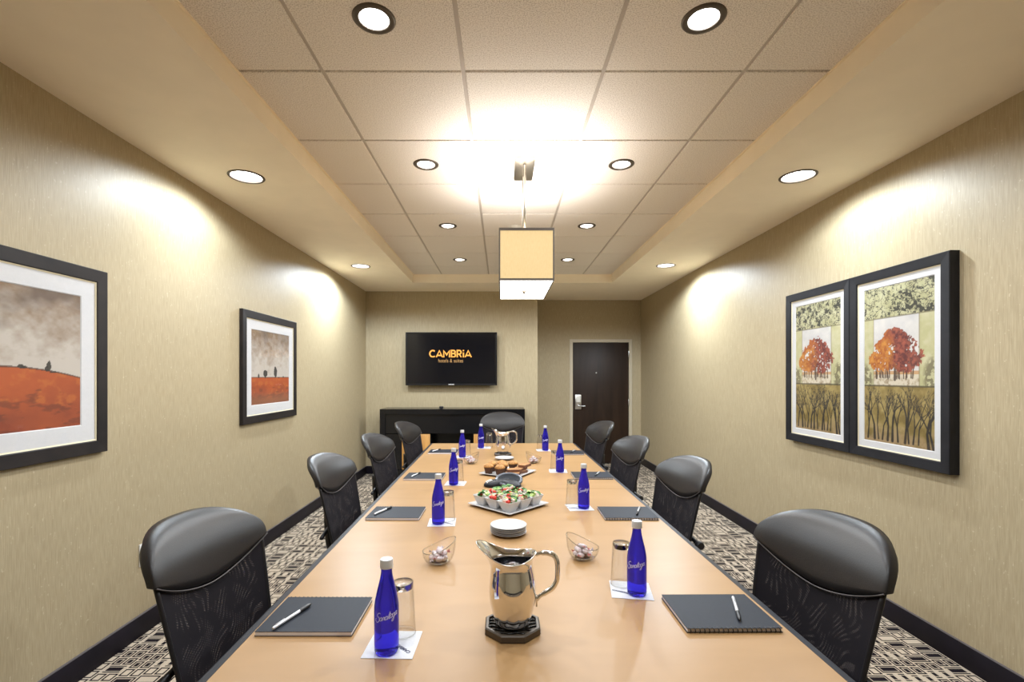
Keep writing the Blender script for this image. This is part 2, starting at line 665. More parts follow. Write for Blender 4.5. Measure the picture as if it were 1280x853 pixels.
MAT['candy_white'] = plain('white_candy', (0.62, 0.55, 0.58, 1), 0.25)
MAT['candy_pink'] = plain('pink_candy', (0.62, 0.24, 0.24, 1), 0.25)
MAT['phone'] = plain('charcoal_phone_shell', (0.012, 0.014, 0.019, 1), 0.4, spec=0.3)
MAT['phone_band'] = plain('silver_grey_phone_band', (0.10, 0.11, 0.135, 1), 0.28, metal=0.2)
MAT['phone_grille'] = plain('dark_speaker_grille', (0.010, 0.012, 0.017, 1), 0.7, spec=0.2, noise=0.3, nscale=500)
MAT['keys'] = plain('white_keys', (0.7, 0.7, 0.7, 1), 0.4)
MAT['plate_white'] = plain('white_switch_plastic', (0.75, 0.74, 0.70, 1), 0.4)
MAT['lens'] = emissive('lamp_lens', (1.0, 0.97, 0.94, 1), 8.0)
MAT['reflector'] = plain('white_reflector', (0.85, 0.84, 0.82, 1), 0.3)


def blue_glass_mat():
    m, nt, b = new_mat('cobalt_glass')
    b.inputs['Base Color'].default_value = (0.04, 0.032, 0.74, 1)
    b.inputs['Transmission Weight'].default_value = 0.82
    b.inputs['Roughness'].default_value = 0.04
    b.inputs['IOR'].default_value = 1.33
    return m


MAT['blue_glass'] = blue_glass_mat()


def shade_mat():
    m, nt, b = new_mat('lit_fabric_shade')
    tc = nt.nodes.new('ShaderNodeTexCoord')
    mp = nt.nodes.new('ShaderNodeMapping')
    mp.inputs['Scale'].default_value = (60, 60, 14)
    n = nt.nodes.new('ShaderNodeTexNoise')
    n.inputs['Scale'].default_value = 3.0
    n.inputs['Detail'].default_value = 4
    nt.links.new(tc.outputs['Object'], mp.inputs[0])
    nt.links.new(mp.outputs[0], n.inputs['Vector'])
    cr = nt.nodes.new('ShaderNodeValToRGB')
    cr.color_ramp.elements[0].position = 0.3
    cr.color_ramp.elements[0].color = (0.86, 0.58, 0.24, 1)
    cr.color_ramp.elements[1].position = 0.7
    cr.color_ramp.elements[1].color = (0.98, 0.72, 0.34, 1)
    nt.links.new(n.outputs['Fac'], cr.inputs[0])
    b.inputs['Base Color'].default_value = (0.30, 0.23, 0.13, 1)
    b.inputs['Roughness'].default_value = 0.9
    nt.links.new(cr.outputs[0], b.inputs['Emission Color'])
    b.inputs['Emission Strength'].default_value = 0.25
    return m


MAT['shade'] = shade_mat()
MAT['diffuser'] = emissive('lamp_diffuser', (1.0, 0.97, 0.91, 1), PENDANT_DOWN_E)


def print_mat(name):
    m, nt, b = new_mat(name)
    a = nt.nodes.new('ShaderNodeAttribute')
    a.attribute_name = 'Col'
    nt.links.new(a.outputs['Color'], b.inputs['Base Color'])
    b.inputs['Roughness'].default_value = 0.7
    return m


MAT['print'] = print_mat('art_print')

# ---------------------------------------------------------------- the room
T = 0.1


def structure(o):
    o['kind'] = 'structure'
    return o


structure(box('floor', XL - T, XR + T, Y_FRONT - T, Y_DOOR + T, -0.05, 0.0, MAT['carpet']))
structure(box('wall_left', XL - T, XL, Y_FRONT, Y_TV + T, 0, Z_TILE + 0.15, MAT['wall']))
structure(box('wall_right', XR, XR + T, Y_FRONT, Y_DOOR + T, 0, Z_TILE + 0.15, MAT['wall']))
structure(box('wall_front', XL - T, XR + T, Y_FRONT - T, Y_FRONT, 0, Z_TILE + 0.15, MAT['wall']))
# wall behind the television, with the return that steps back to the door
bm = box_bm(XL, X_CORNER, Y_TV, Y_TV + T, 0, Z_TILE + 0.15)
box_bm(X_CORNER - T, X_CORNER, Y_TV + T, Y_DOOR + T, 0, Z_TILE + 0.15, bm=bm)
structure(obj_bm('wall_television', bm, MAT['wall']))
# wall with the door: opening left for the door frame
DX0, DX1, DZ1 = 1.082, 2.075, 1.985
bm = box_bm(X_CORNER, DX0, Y_DOOR, Y_DOOR + T, 0, Z_TILE + 0.15)
box_bm(DX1, XR, Y_DOOR, Y_DOOR + T, 0, Z_TILE + 0.15, bm=bm)
box_bm(DX0, DX1, Y_DOOR, Y_DOOR + T, DZ1, Z_TILE + 0.15, bm=bm)
structure(obj_bm('wall_back', bm, MAT['wall']))


def baseboard(name, x0, x1, y0, y1):
    o = structure(box(name, x0, x1, y0, y1, 0, 0.112, MAT['baseboard'], bevel=0.003))
    box('top_edge', x0, x1, y0, y1, 0.112, 0.1155, MAT['base_cap'], o)
    return o


baseboard('baseboard_left', XL, XL + 0.012, Y_FRONT, Y_TV)
baseboard('baseboard_right', XR - 0.012, XR, Y_FRONT, Y_DOOR)
baseboard('baseboard_television', XL + 0.012, X_CORNER, Y_TV - 0.012, Y_TV)
baseboard('baseboard_return', X_CORNER, X_CORNER + 0.012, Y_TV - 0.012, Y_DOOR)
baseboard('baseboard_back', X_CORNER + 0.012, DX0, Y_DOOR - 0.012, Y_DOOR)
baseboard('baseboard_front', XL + 0.012, XR - 0.012, Y_FRONT, Y_FRONT + 0.012)

# ceiling: the lowered painted border, then the tray of lay-in tiles
SOFFIT_LAMPS = [(-1.553, 2.921), (-1.553, 5.291), (1.80, 2.915), (1.80, 5.26)]
TILE_X = [TRAY[0], -0.777, -0.167, 0.443, 1.053, TRAY[1]]
TILE_Y = [2.0817 + 0.61 * k for k in range(-5, 7)] + [TRAY[3]]
TILE_LAMPS = [(x, 1.7767 + 1.22 * k) for k in range(-1, 4) for x in (-0.472, 0.748)]  # first row is unseen, added along the grid to light the near end
R_SOF, R_TIL = 0.092, 0.064
bm = bmesh.new()
for (sx0, sx1, lamps) in ((XL, TRAY[0], [l for l in SOFFIT_LAMPS if l[0] < 0]), (TRAY[1], XR, [l for l in SOFFIT_LAMPS if l[0] > 0])):
    ys = [Y_FRONT]
    for (lx, ly) in lamps:
        if ly - 0.25 > ys[-1]:
            box_bm(sx0, sx1, ys[-1], ly - 0.25, Z_SOFFIT, Z_TILE + 0.1, bm=bm)
        holed_plate(bm, sx0, sx1, ly - 0.25, ly + 0.25, Z_SOFFIT, Z_TILE + 0.1, lx, ly, R_SOF)
        ys.append(ly + 0.25)
    box_bm(sx0, sx1, ys[-1], Y_TV if sx0 < 0 else Y_DOOR, Z_SOFFIT, Z_TILE + 0.1, bm=bm)
box_bm(TRAY[0], TRAY[1], TRAY[3], Y_TV, Z_SOFFIT, Z_TILE + 0.1, bm=bm)
box_bm(X_CORNER, TRAY[1], Y_TV, Y_DOOR, Z_SOFFIT, Z_TILE + 0.1, bm=bm)
box_bm(TRAY[0], TRAY[1], Y_FRONT, TRAY[2], Z_SOFFIT, Z_TILE + 0.1, bm=bm)
box_bm(XL, XR, Y_FRONT, Y_DOOR, Z_TILE + 0.1, Z_TILE + 0.13, bm=bm)
ceiling = structure(obj_bm('ceiling', bm, MAT['soffit']))

GAP = 0.0085
tile_cache = {}
for i in range(5):
    for j in range(len(TILE_Y) - 1):
        x0, x1, y0, y1 = TILE_X[i], TILE_X[i + 1], TILE_Y[j], TILE_Y[j + 1]
        gx0 = 0.004 if i == 0 else GAP
        gx1 = 0.004 if i == 4 else GAP
        gy0 = 0.004 if j == 0 else GAP * 0.8
        gy1 = 0.004 if j == len(TILE_Y) - 2 else GAP * 0.8
        lamp = [l for l in TILE_LAMPS if x0 < l[0] < x1 and y0 < l[1] < y1]
        key = (round(x1 - x0, 3), round(y1 - y0, 3), bool(lamp), gx0, gx1, gy0, gy1)
        if key not in tile_cache:
            hx, hy = (x1 - x0) / 2, (y1 - y0) / 2
            bm = bmesh.new()
            if lamp:
                holed_plate(bm, -hx + gx0, hx - gx1, -hy + gy0, hy - gy1, 0, 0.018, lamp[0][0] - (x0 + x1) / 2, lamp[0][1] - (y0 + y1) / 2, R_TIL)
            else:
                bm2 = box_bm(-hx + gx0, hx - gx1, -hy + gy0, hy - gy1, 0, 0.018, 0.0025, 1)
                merge(bm, bm2)
            t = obj_bm('tile', bm, MAT['tile'], ceiling)
            tile_cache[key] = t
        else:
            t = tile_cache[key].copy()
            COL.objects.link(t)
        t.location = ((x0 + x1) / 2, (y0 + y1) / 2, Z_TILE)
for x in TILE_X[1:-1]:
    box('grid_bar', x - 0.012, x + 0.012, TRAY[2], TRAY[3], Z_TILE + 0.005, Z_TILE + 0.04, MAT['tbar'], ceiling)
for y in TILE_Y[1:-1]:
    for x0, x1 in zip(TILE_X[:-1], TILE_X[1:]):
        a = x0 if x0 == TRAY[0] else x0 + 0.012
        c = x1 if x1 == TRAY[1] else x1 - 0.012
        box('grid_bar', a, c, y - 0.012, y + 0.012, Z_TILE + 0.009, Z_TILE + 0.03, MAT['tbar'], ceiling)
# wall angle around the tray
for (x0, x1, y0, y1) in ((TRAY[0], TRAY[0] + 0.012, TRAY[2], TRAY[3]), (TRAY[1] - 0.012, TRAY[1], TRAY[2], TRAY[3]),
                         (TRAY[0] + 0.012, TRAY[1] - 0.012, TRAY[3] - 0.012, TRAY[3])):
    box('wall_angle', x0, x1, y0, y1, Z_TILE - 0.004, Z_TILE + 0.0, MAT['soffit'], ceiling)

# door
d = empty('door_1', ((DX0 + DX1) / 2, Y_DOOR, 0), kind='structure')
hw = (DX1 - DX0) / 2
bm = box_bm(-hw, -hw + 0.05, -0.012, 0.09, 0, DZ1, 0.003)
box_bm(hw - 0.05, hw, -0.012, 0.09, 0, DZ1, 0.003, bm=bm)
box_bm(-hw + 0.05, hw - 0.05, -0.012, 0.09, DZ1 - 0.052, DZ1, 0.003, bm=bm)
obj_bm('door_frame', bm, MAT['door_frame'], d)
box('door_leaf', -hw + 0.053, hw - 0.053, 0.014, 0.055, 0.012, DZ1 - 0.055, MAT['door'], d, bevel=0.002)
lk = box('lock_plate', -hw + 0.088, -hw + 0.186, -0.008, 0.014, 0.868, 1.10, MAT['satin'], d, bevel=0.006)
box('card_slot', -hw + 0.105, -hw + 0.169, -0.011, -0.008, 0.985, 1.085, MAT['plate_white'], lk, bevel=0.001)
tube('lever', catmull([(-hw + 0.137, -0.008, 0.925), (-hw + 0.137, -0.05, 0.925), (-hw + 0.155, -0.06, 0.925), (-hw + 0.24, -0.06, 0.925)], 5), 0.010, MAT['satin'], lk)
lathe('peephole', [(0, 0), (0.011, 0), (0.011, 0.006), (0, 0.006)], MAT['satin'], d, 12).matrix_local = Matrix.Translation((-0.07, 0.014, 1.45)) @ Matrix.Rotation(PI / 2, 4, 'X')
for z in (0.28, 0.98, 1.75):
    box('hinge', hw - 0.062, hw - 0.044, -0.016, -0.010, z - 0.05, z + 0.05, MAT['satin'], d, bevel=0.002)

# ---------------------------------------------------------------- ceiling lamps
def downlight(x, y, z, r_in, r_hole, r_out, watts, color, name, label, group, spot=150, blend=0.6, deep=0.03, inset=0.0):
    root = empty(name, (x, y, z), 0, label, 'ceiling light', group)
    lathe('trim_ring', [(r_in, 0.006), (r_in, -0.003), (r_in + 0.004, -0.006), (r_out - 0.004, -0.005), (r_out, -0.001), (r_out, 0.0), (r_hole - 0.001, 0.0), (r_hole - 0.001, 0.006), (r_in, 0.006)], MAT['bronze'], root, 40)
    lathe('reflector', [(r_in + 0.0005, 0.005), (r_in, deep)], MAT['reflector'], root, 40)
    lathe('lens', [(0, deep), (r_in, deep)], MAT['lens'], root, 40)
    l = bpy.data.lights.new('bulb', 'SPOT')
    l.energy = watts
    l.color = color
    l.spot_size = math.radians(spot)
    l.spot_blend = blend
    l.shadow_soft_size = r_hole * 0.55
    lo = bpy.data.objects.new('bulb', l)
    lo.location = (0, 0, -0.012)
    link(lo, root)
    return root


NTH = ['nearest the television', 'second from the television', 'third from the television', 'fourth from the television', 'fifth from the television, added out of view', 'sixth from the television']
for k, (x, y) in enumerate(TILE_LAMPS):
    n = 4 - k // 2
    side = 'hill-painting side' if x < 0 else 'autumn-tree side'
    downlight(x, y, Z_TILE, 0.055, R_TIL, 0.079, TILE_SPOT_W, COOL, 'recessed_downlight',
              'bronze-rimmed ceiling tile downlight, %s, %s' % (side, NTH[n]), 'downlights in the ceiling tiles', 164, 0.4)
for k, (x, y) in enumerate(SOFFIT_LAMPS):
    n = 1 - k % 2
    side = 'hill paintings' if x < 0 else 'autumn-tree pictures'
    downlight(x, y, Z_SOFFIT, 0.088, R_SOF, 0.104, SOFFIT_SPOT_W if y < 4 else SOFFIT_FAR_W, WASH, 'wall_washer_light',
              'large round border light over the %s, %s' % (side, NTH[n]), 'wall washer lights in the border', 164, 0.35, 0.016)

# pendant lamp
PX, PY = 0.1415, 3.04
pend = empty('pendant_lamp', (PX, PY, 1.934), 0, 'rectangular fabric-shaded pendant lamp hanging from the ceiling over the table', 'lamp')
w2, l2, h = 0.153, 0.32, 0.299
box('ceiling_plate', -0.062, 0.062, -0.155, 0.155, Z_TILE - 1.934 - 0.022, Z_TILE - 1.934, MAT['nickel'], pend, bevel=0.003)
for yy in (-0.085, 0.085):
    tube('rod', [(0, yy, 0.27), (0, yy, Z_TILE - 1.934 - 0.02)], 0.0085, MAT['nickel'], pend, 12)
for s in (-1, 1):
    box('shade_panel', s * w2 - 0.0015, s * w2 + 0.0015, -l2, l2, 0.008, h - 0.008, MAT['shade'], pend)
    box('shade_panel', -w2, w2, s * l2 - 0.0015, s * l2 + 0.0015, 0.008, h - 0.008, MAT['shade'], pend)


def ring_bm(z0, z1, wd):
    bm = box_bm(-w2 - 0.004, -w2 + wd, -l2 - 0.004, l2 + 0.004, z0, z1)
    box_bm(w2 - wd, w2 + 0.004, -l2 - 0.004, l2 + 0.004, z0, z1, bm=bm)
    box_bm(-w2 + wd, w2 - wd, -l2 - 0.004, -l2 + wd, z0, z1, bm=bm)
    box_bm(-w2 + wd, w2 - wd, l2 - wd, l2 + 0.004, z0, z1, bm=bm)
    return bm


obj_bm('shade_frame', ring_bm(0.0, 0.013, 0.004), MAT['bronze'], pend)
obj_bm('shade_frame', ring_bm(h - 0.015, h, 0.004), MAT['bronze'], pend)
for sx in (-1, 1):
    for sy in (-1, 1):
        box('corner_post', sx * w2 - 0.004, sx * w2 + 0.004, sy * l2 - 0.004, sy * l2 + 0.004, 0.013, h - 0.015, MAT['bronze'], pend)
for yy in (-0.085, 0.085):
    box('crossbar', -w2 + 0.004, w2 - 0.004, yy - 0.01, yy + 0.01, 0.262, 0.272, MAT['nickel'], pend)
box('diffuser', -w2 + 0.004, w2 - 0.004, -l2 + 0.004, l2 - 0.004, -0.001, 0.004, MAT['diffuser'], pend)
lathe('finial', [(0, -0.022), (0.006, -0.021), (0.009, -0.015), (0.006, -0.009), (0.016, -0.005), (0.016, -0.001), (0, -0.001)], MAT['nickel'], pend, 16)
l = bpy.data.lights.new('bulb', 'AREA')
l.shape = 'RECTANGLE'
l.size = 0.24
l.size_y = 0.55
l.energy = PENDANT_UP_W
l.color = WARM
lo = bpy.data.objects.new('bulb', l)
lo.location = (0, 0, 0.15)
lo.rotation_euler = (PI, 0, 0)
link(lo, pend)

det = lathe('smoke_detector', [(0, -0.042), (0.030, -0.042), (0.047, -0.034), (0.056, -0.014), (0.058, -0.0), (0, 0)], MAT['plate_white'], None, 32)
det.location = (0.12, 4.24, Z_TILE)
tag(det, 'small white round detector on the ceiling tile behind the pendant lamp', 'smoke detector')

# ---------------------------------------------------------------- pictures
def vnoise(u, v, fu, fv, seed, octaves=4):
    r = np.random.default_rng(seed)
    out = np.zeros_like(u)
    amp, tot = 1.0, 0.0
    for _ in range(octaves):
        g = r.random((64, 64))
        x, y = u * fu, v * fv
        xi, yi = np.floor(x).astype(int), np.floor(y).astype(int)
        fx, fy = x - xi, y - yi
        fx, fy = fx * fx * (3 - 2 * fx), fy * fy * (3 - 2 * fy)
        a, b_ = g[yi % 64, xi % 64], g[yi % 64, (xi + 1) % 64]
        c, d_ = g[(yi + 1) % 64, xi % 64], g[(yi + 1) % 64, (xi + 1) % 64]
        out += amp * ((a * (1 - fx) + b_ * fx) * (1 - fy) + (c * (1 - fx) + d_ * fx) * fy)
        tot += amp
        amp *= 0.55
        fu, fv = fu * 2.03, fv * 2.03
    return out / tot


def mixc(a, b_, t):
    return a * (1 - t[..., None]) + b_ * t[..., None]


def C(r, g, b_):
    return np.array(lin(r, g, b_)[:3])


def landscape(kind):
    def f(u, v):
        n = vnoise(u + 3 * kind, v, 4, 5, 21 + kind)
        n2 = vnoise(u, v, 14, 18, 31 + kind)
        sky_top, sky_low = C(150, 122, 92), C(214, 204, 192)
        t = np.clip(1.25 - (v - 0.38) / 0.62 * 1.1 + (n - 0.5) * 1.2 + (n2 - 0.5) * 0.9, 0, 1)
        col = mixc(sky_top, sky_low, t)
        col = mixc(col, C(98, 74, 58), np.clip((v - 0.72) * 1.6 + (n - 0.5) * 2.4 - 0.1, 0, 0.75))
        if kind == 0:
            hor = 0.446 - 0.25 * (u - 0.44) ** 2
        else:
            hor = 0.365 + 0 * u
        gm = (v < hor).astype(float)
        ground = mixc(C(196, 92, 36), C(146, 62, 30), np.clip((hor - v) / hor * 0.9 - 0.1 + (n - 0.5) * 1.4, 0, 1))
        ground = mixc(ground, C(206, 112, 44), np.clip((n2 - 0.52) * 4.0 * (hor - v < 0.24), 0, 0.65))
        ground = mixc(ground, C(112, 50, 28), np.clip((vnoise(u, v, 9, 26, 91 + kind) - 0.55) * 6.0 * (hor - v > 0.14), 0, 0.6))
        if kind == 1:
            ground = mixc(ground, C(150, 92, 58), np.clip((0.16 - v) * 7, 0, 0.8))
        col = mixc(col, ground, gm)
        edge = np.abs(v - hor) < 0.006
        col = mixc(col, C(78, 40, 26), edge * 0.8)
        dark = C(44, 38, 32)

        def blob(cu, cv, ru, rv, p=2.0):
            w = vnoise(u, v, 60, 60, 77)
            q = (np.abs((u - cu) / ru) ** p + np.abs((v - cv) / rv) ** p)
            return (q + (w - 0.5) * 0.9 < 1).astype(float)
        if kind == 0:
            ms = [blob(0.77, 0.452, 0.018, 0.040, 1.3), blob(0.752, 0.432, 0.014, 0.018), blob(0.80, 0.408, 0.03, 0.005),
                  blob(0.585, 0.448, 0.022, 0.014), blob(0.605, 0.443, 0.02, 0.009)]
        else:
            ms = [blob(0.34, 0.42, 0.050, 0.046, 2.6), blob(0.34, 0.375, 0.010, 0.03), blob(0.607, 0.44, 0.042, 0.078, 1.7),
                  blob(0.60, 0.505, 0.02, 0.02), blob(0.174, 0.385, 0.018, 0.030), blob(0.70, 0.365, 0.022, 0.008), blob(0.83, 0.372, 0.014, 0.016)]
        for m_ in ms:
            col = mixc(col, dark, m_ * 0.95)
        return col
    return f


def stroke_mask(u, v, segs, asp):
    out = np.zeros_like(u)
    for (x0, y0, x1, y1, w0, w1) in segs:
        dx, dy = (x1 - x0) * 1.0, (y1 - y0) * asp
        L = dx * dx + dy * dy + 1e-12
        t = np.clip(((u - x0) * dx + (v - y0) * asp * dy) / L, 0, 1)
        dist = np.hypot(u - (x0 + t * (x1 - x0)), (v - (y0 + t * (y1 - y0))) * asp)
        w = w0 + (w1 - w0) * t
        out = np.maximum(out, np.clip(1.4 - dist / w, 0, 1))
    return np.clip(out * 2.0, 0, 1)


def autumn(seed):
    r = random.Random(seed)

    def f(u, v):
        asp = 1.9
        n = vnoise(u, v, 10, 19, seed)
        nf = vnoise(u, v, 30, 57, seed + 1, 3)
        # bottom band: bare branches on olive gold
        col = mixc(C(134, 112, 52), C(186, 164, 100), np.clip((n - 0.3) * 1.9, 0, 1))
        col = mixc(col, C(176, 148, 110), np.clip((0.10 - v) * 9 + (n - 0.5) * 2, 0, 0.8))
        segs = []

        def grow(x, y, a, ln, w, dep):
            x2, y2 = x + math.sin(a) * ln, y + math.cos(a) * ln / asp
            segs.append((x, y, x2, y2, w, w * 0.68))
            if dep == 0:
                return
            for _ in range(2 if dep < 4 else 2):
                grow(x2, y2, a + r.uniform(-0.5, 0.5), ln * r.uniform(0.6, 0.9), w * 0.66, dep - 1)
        for bx, ba, bw in ((0.17, -0.05, 0.018), (0.37, 0.06, 0.016), (0.44, 0.02, 0.018), (0.62, 0.10, 0.018), (0.67, -0.08, 0.012), (0.93, -0.12, 0.020), (0.99, -0.25, 0.016), (0.29, 0.12, 0.012), (0.80, 0.05, 0.010), (0.06, 0.1, 0.013), (0.52, -0.06, 0.013), (0.73, 0.12, 0.012), (0.23, -0.1, 0.010)):
            grow(bx, 0.02 if bx < 0.9 else 0.0, ba, 0.17, bw * 0.95, 5)
        br = stroke_mask(u, v, segs, asp)
        col = mixc(col, C(36, 28, 20), br * 0.97)
        # middle band
        mid = mixc(C(196, 192, 142), C(216, 210, 170), np.clip((n - 0.3) * 2, 0, 1))
        corner = np.clip(1 - np.hypot((u - 0.0) / 0.16, (v - 0.40) / 0.12), 0, 1) + np.clip(1 - np.hypot((u - 1.0) / 0.16, (v - 0.42) / 0.14), 0, 1)
        mid = mixc(mid, C(96, 84, 56), np.clip(corner * 2.2 * (nf > 0.45), 0, 0.75))
        panel = ((u > 0.15) & (u < 0.81)).astype(float)
        mid = mixc(mid, mixc(C(232, 228, 222), C(206, 204, 204), np.clip(n * 1.2 - 0.2, 0, 1)), panel)
        low = panel * (v < 0.445)
        mid = mixc(mid, mixc(C(226, 214, 190), C(170, 150, 120), np.clip((nf - 0.45) * 3, 0, 1)), low)
        mid = mixc(mid, C(206, 150, 80), panel * (np.abs(v - 0.448) < 0.010) * 0.8)
        pe = ((np.abs(u - 0.15) < 0.006) | (np.abs(u - 0.81) < 0.006)).astype(float)
        mid = mixc(mid, C(150, 136, 96), pe * 0.7)
        tr = []
        for _ in range(22):
            x = r.uniform(0.18, 0.78)
            tr.append((x, 0.415 + r.uniform(-0.006, 0.008), x + r.uniform(-0.012, 0.012), 0.475, 0.007, 0.006))
        tr.append((0.475, 0.405, 0.48, 0.56, 0.016, 0.011))
        for a in (-0.5, -0.2, 0.15, 0.5):
            tr.append((0.48, 0.50, 0.48 + a * 0.4, 0.62, 0.009, 0.004))
        trunk = stroke_mask(u, v, tr, asp)
        mid = mixc(mid, C(66, 40, 28), trunk * 0.9)
        can = np.full_like(u, -1.0)
        for (cx, cy, rx, ry) in ((0.245, 0.53, 0.19, 0.072), (0.34, 0.60, 0.19, 0.08), (0.47, 0.66, 0.19, 0.075), (0.56, 0.60, 0.22, 0.105), (0.67, 0.55, 0.19, 0.090), (0.60, 0.505, 0.17, 0.06), (0.38, 0.525, 0.15, 0.07)):
            can = np.maximum(can, 1.0 - np.hypot((u - cx) / rx, (v - cy) / ry))
        cm = ((can + (nf - 0.5) * 0.55) > 0.06).astype(float) * (0.0 + (nf + n > 0.72))
        side = np.clip((u - 0.44 + (n - 0.5) * 0.3) * 9 + 0.5, 0, 1)
        oc = mixc(C(176, 96, 26), C(218, 146, 58), np.clip((nf - 0.35) * 2.6, 0, 1))
        oc = mixc(oc, C(170, 80, 28), np.clip((v - 0.60) * 9 + (n - 0.5) * 2, 0, 0.7))
        rc = mixc(C(104, 44, 38), C(176, 90, 66), np.clip((nf - 0.35) * 2.4, 0, 1))
        mid = mixc(mid, mixc(oc, rc, side), cm)
        col = mixc(col, mid, (v > 0.365).astype(float))
        col = mixc(col, C(74, 66, 40), (np.abs(v - 0.365) < 0.006) * 0.8)
        # top band: crackled print
        k = vnoise(u, v, 20, 38, seed + 5, 3)
        k2 = vnoise(u, v, 15, 28, seed + 9, 3)
        blot = vnoise(u, v, 4, 8, seed + 12, 2)
        top = mixc(C(188, 184, 138), C(214, 210, 170), np.clip((n - 0.3) * 2, 0, 1))
        ink = ((np.abs(k - 0.5) < 0.026) | (np.abs(k2 - 0.5) < 0.022) | ((k > 0.60) & (blot > 0.52))).astype(float)
        top = mixc(top, C(40, 40, 34), ink * 0.95)
        col = mixc(col, top, (v > 0.80).astype(float))
        col = mixc(col, C(110, 100, 66), (np.abs(v - 0.80) < 0.004) * 0.7)
        return col
    return f


def art_grid(name, w, h, nx, ny, fn, parent, y):
    us, vs = np.meshgrid(np.linspace(0, 1, nx), np.linspace(0, 1, ny))
    co = np.stack([(us - 0.5) * w, np.full_like(us, y), (vs - 0.5) * h], -1).reshape(-1, 3)
    idx = np.arange(nx * ny).reshape(ny, nx)
    fc = np.stack([idx[:-1, :-1], idx[:-1, 1:], idx[1:, 1:], idx[1:, :-1]], -1).reshape(-1, 4)
    me = bpy.data.meshes.new(name)
    me.vertices.add(len(co))
    me.vertices.foreach_set('co', co.astype(np.float32).ravel())
    me.loops.add(fc.size)
    me.loops.foreach_set('vertex_index', fc.astype(np.int32).ravel())
    me.polygons.add(len(fc))
    me.polygons.foreach_set('loop_start', np.arange(0, fc.size, 4, dtype=np.int32))
    me.update()
    me.validate()
    col = np.clip(fn(us, vs), 0, 1) * 0.70
    rgba = np.concatenate([col, np.ones(col.shape[:2] + (1,))], -1).astype(np.float32)
    at = me.color_attributes.new('Col', 'FLOAT_COLOR', 'POINT')
    at.data.foreach_set('color', rgba.ravel())
    me.materials.append(MAT['print'])
    return link(bpy.data.objects.new(name, me), parent)


def frame_bm(w, h, fw, y0, y1, lip):
    """four mitred rails; the face slopes a little toward the picture"""
    bm = bmesh.new()
    prof = [(0, y1), (0, y0 + 0.003), (0.003, y0), (fw - 0.004, y0 + lip * 0.3), (fw, y0 + lip), (fw, y1)]
    rings = []
    for (d_, y) in prof:
        hx, hz = w / 2 - d_, h / 2 - d_
        rings.append([bm.verts.new(p) for p in ((-hx, y, -hz), (hx, y, -hz), (hx, y, hz), (-hx, y, hz))])
    for a, b_ in zip(rings, rings[1:] + rings[:1]):
        for k in range(4):
            bm.faces.new((a[k], a[(k + 1) % 4], b_[(k + 1) % 4], b_[k]))
    return bm


def picture(name, label, cat, group, loc, rz, w, h, fw, mw, depth, fmat, fn, nx, ny, lip, wall_gap=0.0):
    root = empty(name, loc, rz, label, cat, group)
    y0 = -depth - wall_gap
    obj_bm('frame', frame_bm(w, h, fw, y0, -wall_gap, lip), fmat, root)
    iw, ih = w - 2 * fw, h - 2 * fw
    ym = y0 + lip + 0.004
    # mat board with a window, and a pale fillet along the frame
    aw, ah = iw - 2 * mw, ih - 2 * mw
    bm = bmesh.new()
    rings = []
    for (x, z, y) in ((iw / 2, ih / 2, ym), (aw / 2 + 0.004, ah / 2 + 0.004, ym), (aw / 2, ah / 2, ym + 0.003)):
        rings.append([bm.verts.new(p) for p in ((-x, y, -z), (x, y, -z), (x, y, z), (-x, y, z))])
    for a, b_ in zip(rings[:-1], rings[1:]):
        for k in range(4):
            bm.faces.new((a[k], a[(k + 1) % 4], b_[(k + 1) % 4], b_[k]))
    obj_bm('mat_board', bm, MAT['mat_board'], root)
    bm = bmesh.new()
    rings = []
    for (d_, y) in ((0, ym - 0.0045), (0.006, ym - 0.0015), (0.006, ym - 0.0005)):
        x, z = iw / 2 - d_, ih / 2 - d_
        rings.append([bm.verts.new(p) for p in ((-x, y, -z), (x, y, -z), (x, y, z), (-x, y, z))])
    for a, b_ in zip(rings[:-1], rings[1:]):
        for k in range(4):
            bm.faces.new((a[k], a[(k + 1) % 4], b_[(k + 1) % 4], b_[k]))
    obj_bm('fillet', bm, MAT['mat_bevel'], root)
    art_grid('print', aw, ah, nx, ny, fn, root, ym + 0.003)
    hx, hz = iw / 2 - 0.006, ih / 2 - 0.006
    obj_from('glass_pane', [(-hx, ym - 0.0015, -hz), (hx, ym - 0.0015, -hz), (hx, ym - 0.0015, hz), (-hx, ym - 0.0015, hz)], [(0, 1, 2, 3)], MAT['pane'], root)
    return root


GP = 'framed hill paintings on one wall'
picture('framed_painting', 'dark-framed painting of a rounded orange hill with a lone cypress and bush', 'picture', GP,
        (XL, 1.865, 1.462), PI / 2, 0.93, 0.866, 0.06, 0.080, 0.028, MAT['frame_dark'], landscape(0), 240, 210, 0.006)
picture('framed_painting', 'dark-framed painting of dark trees standing on a flat orange field', 'picture', GP,
        (XL, 4.012, 1.462), PI / 2, 0.93, 0.866, 0.06, 0.080, 0.028, MAT['frame_dark'], landscape(1), 200, 180, 0.006)
GA = 'pair of framed autumn tree prints'
picture('framed_print', 'tall black-framed autumn tree print hung nearer to the door of the pair', 'picture', GA,
        (XR, 3.329, 1.458), -PI / 2, 0.668, 1.09, 0.055, 0.045, 0.05, MAT['frame_black'], autumn(5), 130, 250, 0.012)
picture('framed_print', 'tall black-framed autumn tree print hung farther from the door of the pair', 'picture', GA,
        (XR, 2.657, 1.458), -PI / 2, 0.668, 1.09, 0.055, 0.045, 0.05, MAT['frame_black'], autumn(8), 190, 370, 0.012)

